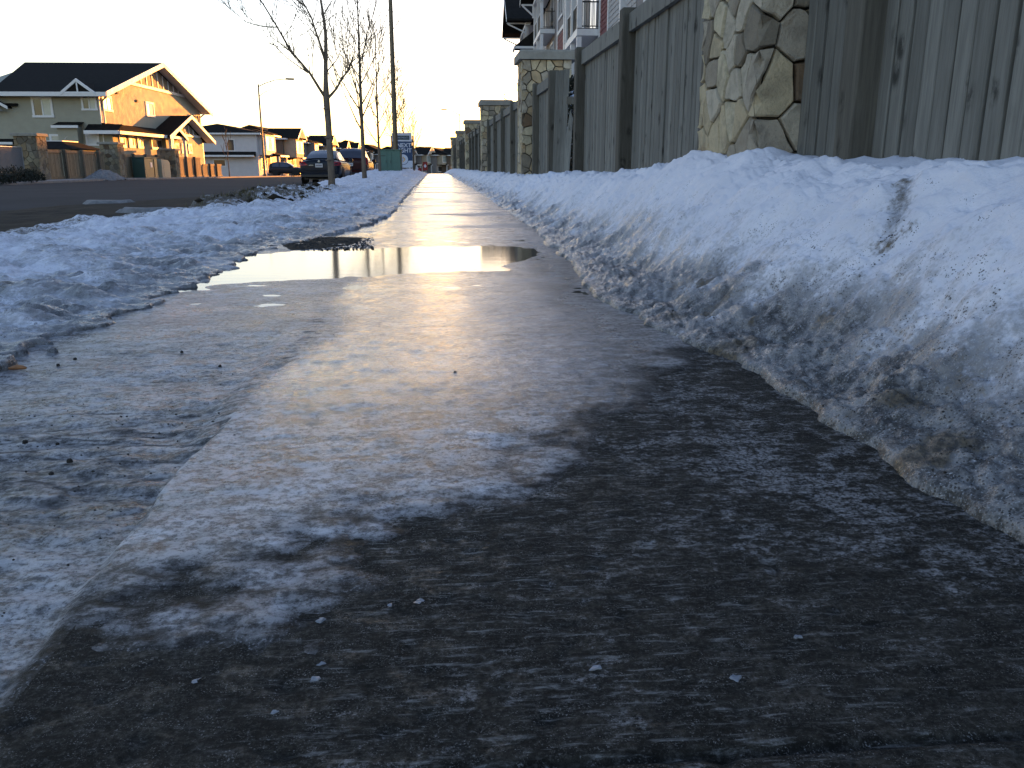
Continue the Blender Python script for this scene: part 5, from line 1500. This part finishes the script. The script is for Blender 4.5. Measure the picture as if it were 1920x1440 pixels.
# ------------------------------------------------------------------ cars
def loft(rings, closed_ends=True):
    mb = MB(); n = len(rings[0])
    for r_ in rings: mb.v += r_
    for i in range(len(rings)-1):
        for k in range(n):
            l = (k+1) % n
            mb.f.append((i*n+k, i*n+l, (i+1)*n+l, (i+1)*n+k))
    if closed_ends:
        mb.f.append(tuple(n-1-k for k in range(n))); mb.f.append(tuple((len(rings)-1)*n+k for k in range(n)))
    return mb
def car(loc, rz, label, paint, kind='sedan'):
    root = empty('parked_car', loc, rz, label, 'car', 'parked cars')
    P = M[paint]
    if kind == 'sedan':
        st = [(0,.34,.86,.93,.74),(.06,.26,.93,1.02,.83),(.35,.22,.95,1.06,.88),(.9,.2,.95,1.02,.895),(1.6,.2,.94,.98,.90),(2.6,.2,.93,.97,.90),(3.3,.2,.91,.96,.895),(3.9,.22,.84,.90,.88),(4.35,.25,.72,.76,.82),(4.58,.34,.6,.62,.66)]
        cab = [(.42,1.00,1.03,.70,.66),(.85,.98,1.23,.73,.60),(1.35,.97,1.40,.745,.575),(1.9,.96,1.455,.755,.575),(2.4,.96,1.43,.755,.565),(2.85,.95,1.27,.74,.58),(3.4,.93,.97,.72,.66)]
        L, wb, wz = 4.58, (.98, 3.66), .32
    else:
        st = [(0,.42,.98,1.04,.78),(.06,.32,1.02,1.08,.86),(.4,.26,1.04,1.08,.90),(1.2,.25,1.04,1.07,.91),(2.4,.25,1.02,1.06,.91),(3.1,.25,1.0,1.05,.905),(3.7,.27,.95,1.02,.89),(4.15,.3,.83,.88,.83),(4.36,.4,.7,.72,.68)]
        cab = [(.05,1.03,1.07,.74,.70),(.28,1.03,1.45,.76,.62),(.55,1.03,1.60,.77,.60),(1.3,1.03,1.66,.78,.60),(2.1,1.02,1.62,.78,.59),(2.6,1.02,1.42,.76,.60),(3.15,1.0,1.04,.73,.68)]
        L, wb, wz = 4.36, (.86, 3.45), .35
    rings = []
    for (y, zb, zs, zt, w) in st:
        h = [(0,zb),(w*.72,zb),(w*.93,zb+.07),(w,zb+.3*(zs-zb)),(w*1.005,zb+.62*(zs-zb)),(w*.975,zs-.03),(w*.88,zs+.02),(w*.5,zt-.005),(0,zt)]
        ring = [(a, y, b) for a, b in h] + [(-a, y, b) for a, b in h[-2:0:-1]]
        rings.append(ring)
    mb = loft(rings)
    body = mb.build('body', P, root, smooth=True)
    sub = body.modifiers.new('smooth', 'SUBSURF'); sub.levels = 1; sub.render_levels = 2
    rings = []
    for (y, zb, zt, wb_, wt) in cab:
        e = max(.02, (zt-zb))
        h = [(wb_,zb-.05),(wb_*.99,zb+.02),((wb_+wt)/2,zb+.55*e),(wt,zt-.06*min(1, e*3)),(wt*.85,zt-.012),(wt*.45,zt+.01),(0,zt+.016)]
        ring = [(a, y, b) for a, b in h] + [(-a, y, b) for a, b in h[-2::-1]]
        rings.append(ring)
    cabin = loft(rings).build('cabin', P, root, smooth=True)
    sub = cabin.modifiers.new('smooth', 'SUBSURF'); sub.levels = 1; sub.render_levels = 2
    # glazing: patches set just outside the cabin shell
    def patch(name, f, nu, nv, m):
        mb = MB()
        for j in range(nv+1):
            for i in range(nu+1): mb.v.append(tuple(f(i/nu, j/nv)))
        for j in range(nv):
            for i in range(nu):
                a = j*(nu+1)+i; mb.f.append((a, a+1, a+nu+2, a+nu+1))
        return mb.build(name, m, root, smooth=True)
    (ya, zba, zta, wba, wta), (yc, zbc, ztc, wbc, wtc) = cab[0], cab[2]
    off = .028
    def rear(u, v):
        x = (u*2-1); w = wta*.97*(1-v)+wtc*.86*v
        t = .06+.88*v
        y = ya+(yc-ya)*t; z = np.interp(y, [c[0] for c in cab], [c[2] for c in cab]) + .016
        return (x*w, y-off-.02*(1-x*x) + .0, z + off*.8 - .035*x*x)
    patch('rear_window', rear, 10, 6, M['carglass'])
    (yd, zbd, ztd, wbd, wtd), (ye, zbe, zte, wbe, wte) = cab[-1], cab[-3]
    def front(u, v):
        x = (u*2-1); w = wtd*.97*(1-v)+wte*.86*v; t = .08+.86*v
        y = yd+(ye-yd)*t; z = np.interp(y, [c[0] for c in cab], [c[2] for c in cab]) + .016
        return (x*w, y+off+.02*(1-x*x), z+off*.8-.035*x*x)
    patch('windshield', front, 10, 6, M['carglass'])
    for sgn in (1, -1):
        for (a, b) in ((.95 if kind == 'sedan' else .5, cab[3][0]-.05 if kind == 'sedan' else 1.35), (cab[3][0]+.05 if kind == 'sedan' else 1.45, cab[-2][0]+.08)):
            def side(u, v, a=a, b=b):
                y = a+(b-a)*u
                zb = np.interp(y, [c[0] for c in cab], [c[1] for c in cab])+.03; zt = np.interp(y, [c[0] for c in cab], [c[2] for c in cab])-.085
                wb_ = np.interp(y, [c[0] for c in cab], [c[3] for c in cab]); wt = np.interp(y, [c[0] for c in cab], [c[4] for c in cab])
                zt = max(zt, zb+.02); e = v
                return (sgn*(wb_*(1-e)+wt*e+.022+.01*math.sin(math.pi*e)), y, zb+(zt-zb)*e)
            patch('side_window', side, 8, 3, M['carglass'])
        # mirrors
        mb = MB(); y = cab[-2][0]+.05; mb.cbox(sgn*.99-.10, sgn*.99+.10, y-.06, y+.10, .95, 1.10, .04); mb.build('mirror', P, root)
        # tail and head lights
        zt = st[1][2]
        mb = MB()
        if kind == 'sedan':
            prof = [(.46, -.02, .79), (.80, .02, .775), (.90, .33, .80), (.905, .40, .90), (.86, .10, .955), (.62, -.005, .935)]
        else:
            prof = [(.66, -.015, .82), (.86, .03, .80), (.925, .22, .84), (.91, .26, 1.14), (.83, .05, 1.2), (.72, .0, 1.16)]
        ctr = tuple(sum(p[i] for p in prof)/len(prof) for i in range(3)); ctr = (ctr[0]+.03, ctr[1]-.05, ctr[2])
        n = 0; mb.v += [(sgn*p[0]*1.005, p[1]-.02, p[2]) for p in prof] + [(sgn*ctr[0], ctr[1], ctr[2])]
        for i in range(len(prof)): mb.f.append((i, (i+1) % len(prof), len(prof)))
        mb.build('tail_light', M['tail'], root, smooth=True)
        mb = MB(); fy = L-.25; mb.cbox(sgn*.66-.14, sgn*.66+.14, fy-.05, fy+.19, .60, .72, .04); mb.build('headlight', M['glass_pale'], root)
        for y in wb:
            mb = MB(); mb.lathe([(.2,-.1),(.29,-.11),(wz-.015,-.09),(wz,-.05),(wz,.05),(wz-.015,.09),(.29,.11),(.2,.1)], 24, 'x')
            t = mb.build('wheel', M['rubber'], root, (sgn*.78, y, wz), smooth=False)
            mb = MB(); mb.lathe([(.02,.02),(.10,.03),(.19,.05),(.215,.085),(.205,.09),(.18,.07),(.05,.055),(.002,.06)], 20, 'x')
            if sgn < 0: mb.v = [(-a,b,c) for a,b,c in mb.v]
            mb.build('rim', M['rim'], t)
            # dark wheel arch
            mb = MB(); mb.lathe([(wz+.075,-.02),(wz+.075,.012)], 24, 'x'); mb.build('wheel_arch', M['rubber'], root, (sgn*.885, y, wz+.01))
    # rear furniture
    zp = .70 if kind == 'sedan' else .74
    mb = MB(); mb.box(-.155, .155, -.052, -.04, zp, zp+.16); pl = mb.build('licence_plate', M['plate'], root)
    for k in range(6):
        mb = MB(); x = -.125+.043*k; mb.box(x, x+.028, -.056, -.0525, zp+.045, zp+.115); mb.build('plate_character', M['platechar'], pl)
    mb = MB(); mb.cbox(-.80, .80, -.05, .12, .30, .42, .03); mb.build('bumper_skirt', M['black'], root)
    mb = MB(); mb.tube([(-.87,.14,.585),(-.7,.0,.58),(-.35,-.045,.575),(0,-.055,.575),(.35,-.045,.575),(.7,.0,.58),(.87,.14,.585)], .012, 6); mb.build('bumper_line', M['black'], root)
    mb = MB(); mb.tube([(-.66,.035,zt+.075),(-.3,-.0,zt+.085),(.3,-.0,zt+.085),(.66,.035,zt+.075)], .014, 6); mb.build('trunk_lip' if kind == 'sedan' else 'spoiler', P, root)
    mb = MB(); mb.lathe([(.002,-.012),(.045,-.01),(.05,0)], 14, 'y'); mb.build('badge', M['rim'], root, (0, -.035, zp+.25))
    mb = MB()
    for i in range(4): mb.box(-.43+.05*i, -.395+.05*i, -.045, -.036, zp+.07, zp+.105)
    mb.build('model_badge', M['rim'], root)
    mb = MB(); mb.tube([(.45,-.03,.29),(.45,.3,.29)], .035, 8); mb.build('exhaust', M['galv'], root)
    mb = MB(); mb.box(-.7, .7, .3, L-.4, .19, .27); mb.build('underbody', M['black'], root)
    mb = MB(); y = 1.55; mb.extrude([(-.012,y,1.44 if kind=='sedan' else 1.66),(-.012,y+.16,1.45 if kind=='sedan' else 1.67),(-.012,y+.02,1.51 if kind=='sedan' else 1.73)], (.024,0,0)); mb.build('antenna', P, root)
    return root
car((-4.98, 37.2, -.265), R(-1.5), 'dark blue sedan parked at the kerb, seen from behind through the nearest tree', 'carblue')
car((-4.45, 45.2, -.255), R(-1.5), 'dark maroon hatchback parked in front of the blue sedan', 'carred', 'hatch')
car((-21.2, 111.5, float(zroad(111))+.1), R(-92), 'grey station wagon on the far side of the road, below the street lamp', 'cargrey', 'hatch')

# ------------------------------------------------------------------ small things on the walk
def ice_shard(x, y, s, rz, seed):
    rr = random.Random(seed); mb = MB(); k = 8
    lo = [(math.cos(6.283*i/k)*s*rr.uniform(.45,1.45), math.sin(6.283*i/k)*s*.75*rr.uniform(.4,1.4), -.003) for i in range(k)]
    hi = [(a*rr.uniform(.4,.85)+rr.uniform(-.15,.15)*s, b*rr.uniform(.4,.8), .02*s+rr.uniform(0,.16)*s) for a, b, c in lo]
    mb.v = lo+hi
    for i in range(k):
        j = (i+1) % k; mb.f.append((i, j, k+j, k+i))
    mb.f.append(tuple(k+i for i in range(k)))
    return mb.build('ice_fragment', M['shard'], None, (x, y, 0), (0, 0, rz))
s_ = NT('clear_ice'); v_ = s_.coord((1,1,1), True)
s_.set('Base Color', s_.mix(s_.noise(v_, 60, 4, .7), (.06,.065,.075), (.36,.38,.43))); s_.set('Roughness', .22); s_.set('IOR', 1.31)
s_.set('Normal', s_.bump(s_.noise(v_, 120, 4), .6, .004)); M['shard'] = s_.m
shards = [((-.032,.915),.021,.3,'standing chip of clear ice on the bare concrete, largest of the centre ones'),((-.068,.908),.017,1.2,'flat pale ice chip just left of the standing one'),
 ((-.148,.885),.016,.2,'small ice flake by the edge of the frosted area'),((-.135,.795),.014,.4,'whitish ice flake in the lower centre, above a round one'),((-.138,.768),.017,0,'pale ring-like ice flake in the lower centre'),
 ((-.17,.716),.012,.5,'round ice flake at the very bottom edge, left of centre'),((-.262,.775),.012,.7,'lone slanting ice flake on the dark smooth concrete'),((.16,.76),.02,.4,'ice flake at the bottom, right of centre'),
 ((.30,.73),.02,.2,'pale ice flake near the bottom right'),((.40,.80),.013,.9,'small ice flake at right, among fine specks'),((.265,1.72),.012,.5,'bright crumb of ice on the dark glaze, near the right snow edge')]
for (p, s, rz, lab) in shards:
    tag(ice_shard(p[0], p[1], s*.5, rz, hash((p[0]*1000)) % 1000), lab, 'ice fragment', 'ice fragments on the walk')
# stones and a chip of wood
def pebble(x, y, z, r, seed, label, m='grit'):
    mb = MB(); rr = random.Random(seed)
    vs = []
    for a in range(7):
        t = 6.283*a/7; vs.append((math.cos(t)*r*rr.uniform(.8,1.2), math.sin(t)*r*rr.uniform(.8,1.2)))
    mb.v = [(a,b,-.002) for a,b in vs]+[(a*.9+rr.uniform(-.2,.2)*r,b*.9,r*rr.uniform(.3,.6)) for a,b in vs]+[(a*.5+.15*r,b*.45,r*rr.uniform(.6,.9)) for a,b in vs]
    for k in range(2):
        for i in range(7):
            j = (i+1) % 7; mb.f.append((k*7+i, k*7+j, k*7+7+j, k*7+7+i))
    mb.f.append(tuple(14+i for i in range(7)))
    return tag(mb.build('pebble', M[m], None, (x, y, z), (0,0,seed)), label, 'pebble', 'dark pebbles on the ice')
def gp(px, py, z=0.0):
    # ground point under a photo pixel (used only for placing measured pebbles)
    u = (px-960)/1540; v = (py-720)/1540
    p = math.atan(410/1540); ps = R(5.16)
    f = math.cos(p)-v*math.sin(p); up = -math.sin(p)-v*math.cos(p)
    k = (z-CAM_H)/up
    return (k*(f*math.sin(ps)+u*math.cos(ps)), k*(f*math.cos(ps)-u*math.sin(ps)))
for i, (q, r_, lab) in enumerate([((440,823),.0065,'black pebble on the frosted ice, right of the broken crust'),((412,681),.008,'black pebble on the grey verge ice, near the ice edge'),
   ((130,857),.010,'largest dark pebble lying on the broken crust'),((106,825),.006,'small dark pebble above the largest one on the crust'),((45,822),.009,'dark pebble on the crust at the left edge, left of two others'),
   ((853,703),.009,'dark pebble in the middle of the bright wet ice'),((340,655),.009,'dark pebble by the grey streaks of the verge ice'),((108,679),.008,'dark pebble just below the snow tongue at left'),((140,668),.009,'dark pebble close to the end of the snow tongue'),
   ((95,880),.007,'dark pebble below the crust slabs')]):
    x, y = gp(*q); pebble(x, y, -.008 if x < -.45 else .006, r_*.6, i+1, lab)
x, y = gp(32, 688)
mb = MB(); mb.v = []
mb.tube([(-.021,0,.004),(-.011,.001,.006),(.0,.002,.007),(.013,.001,.006),(.022,-.001,.004)], [.003,.006,.007,.006,.003], 7)
tag(mb.build('wood_chip', M['brownwood'], None, (x, y, -.008), (0,0,.15), smooth=True), 'reddish brown chip of wood at the foot of the left snow', 'wood chip')
# loose grit frozen onto walk and snow edges
rr = random.Random(77); mb = MB()
def bank_z(x, y): return float(bankR(np.array([[x]]), np.array([[y]]))[0][0,0])
for i in range(900):
    y = .9+4.2*rr.random()**1.4; x = rr.uniform(-.35, .55)
    cl = perlin(np.array([x*5.0]), np.array([y*5.0]), 120)[0]
    if cl < .12: continue
    mb.blob((x, y, .0075 if y > 1.5 else .001), rr.uniform(.0008, .0022), i, (1,1,.6))
for i in range(700):
    x, y = gp(rr.uniform(540, 700), rr.uniform(447, 470)); mb.blob((x, y, .006), rr.uniform(.003,.009), i, (1.2,1,.6))
for i in range(500):
    y = .9+2.2*rr.random(); x = rr.uniform(-1.15, -.45); mb.blob((x, y, -.007), rr.uniform(.0008,.0022)*(1.5 if y < 1.8 else 1), i, (1,1,.7))
ys = [rr.uniform(.9, 4.5) for i in range(1500)]; xs = [float(footR(y))+abs(rr.gauss(0,.16)) for y in ys]
zs = bankR(np.array([xs]), np.array([ys]))[0][0]
for i in range(1500):
    if xs[i] < 1.35: mb.blob((xs[i], ys[i], zs[i]+.001), rr.uniform(.0006,.002)*(1+.8*(rr.random()<.06)), i, (1,1,.7))
ux, uy = .62, .785
gx = []; 
for i in range(34):
    t = rr.gauss(-.15, .035); gx.append((1.33+ux*t+.785*rr.gauss(0,.018), 2.30+uy*t-.62*rr.gauss(0,.018)))
zs = bankR(np.array([[g[0] for g in gx]]), np.array([[g[1] for g in gx]]))[0][0]
for i, g in enumerate(gx): mb.blob((g[0], g[1], zs[i]+.002), rr.uniform(.001,.0035), i, (1,1,.7))
tag(mb.build('loose_grit', M['grit']), kind='stuff', label='dark grit and tiny stones scattered over ice and snow edges')
# gravel patch melted out by the snow edge
mb = MB()
pl = [gp(*q) for q in ((530,462),(560,450),(620,445),(690,447),(660,460),(600,468),(545,470))]
mb.quad(*[(a,b,.006) for a,b in pl]); tag(mb.build('gravel_patch', M['soil']), kind='structure')
# dead grass tufts on the mound
mb = MB(); N_ = 4200
xs = np.array([rr.gauss(-2.75, .55) for i in range(N_)]); ys = np.array([rr.gauss(13.2, 2.2) for i in range(N_)])
zz, d_, d2_, sl = vergeL(xs[None, :], ys[None, :])
for i in range(N_):
    if sl[0,i] < .25 or d2_[0,i] < .1: continue
    if fbm(np.array([xs[i]*2.2]), np.array([ys[i]*1.4]), 130)[0] < -.05: continue
    h = rr.uniform(.03,.10); a = rr.uniform(0,6.28); b = rr.uniform(.01,.07)
    p = Vector((xs[i], ys[i], zz[0,i]-.01)); t = p+Vector((math.cos(a)*b, math.sin(a)*b, h)); w = Vector((-math.sin(a), math.cos(a), 0))*.006
    mb.quad(p-w, p+w, t)
tag(mb.build('dry_grass', M['straw']), kind='stuff', label='dry matted grass on the muddy mound by the first tree')
mb = MB()
for k in range(160):
    x = rr.gauss(-2.7,.6); y = rr.gauss(13.3,2.0)
    z_, d_, d2_, sl = vergeL(np.array([[x]]), np.array([[y]]))
    if sl[0,0] < .3 or d2_[0,0] < .1: continue
    mb.blob((x, y, float(z_[0,0])+.01), rr.uniform(.02,.075), k, (1.3,1,.7))
tag(mb.build('soil_clods', M['soil']), kind='stuff', label='clods of dark soil on the muddy mound')
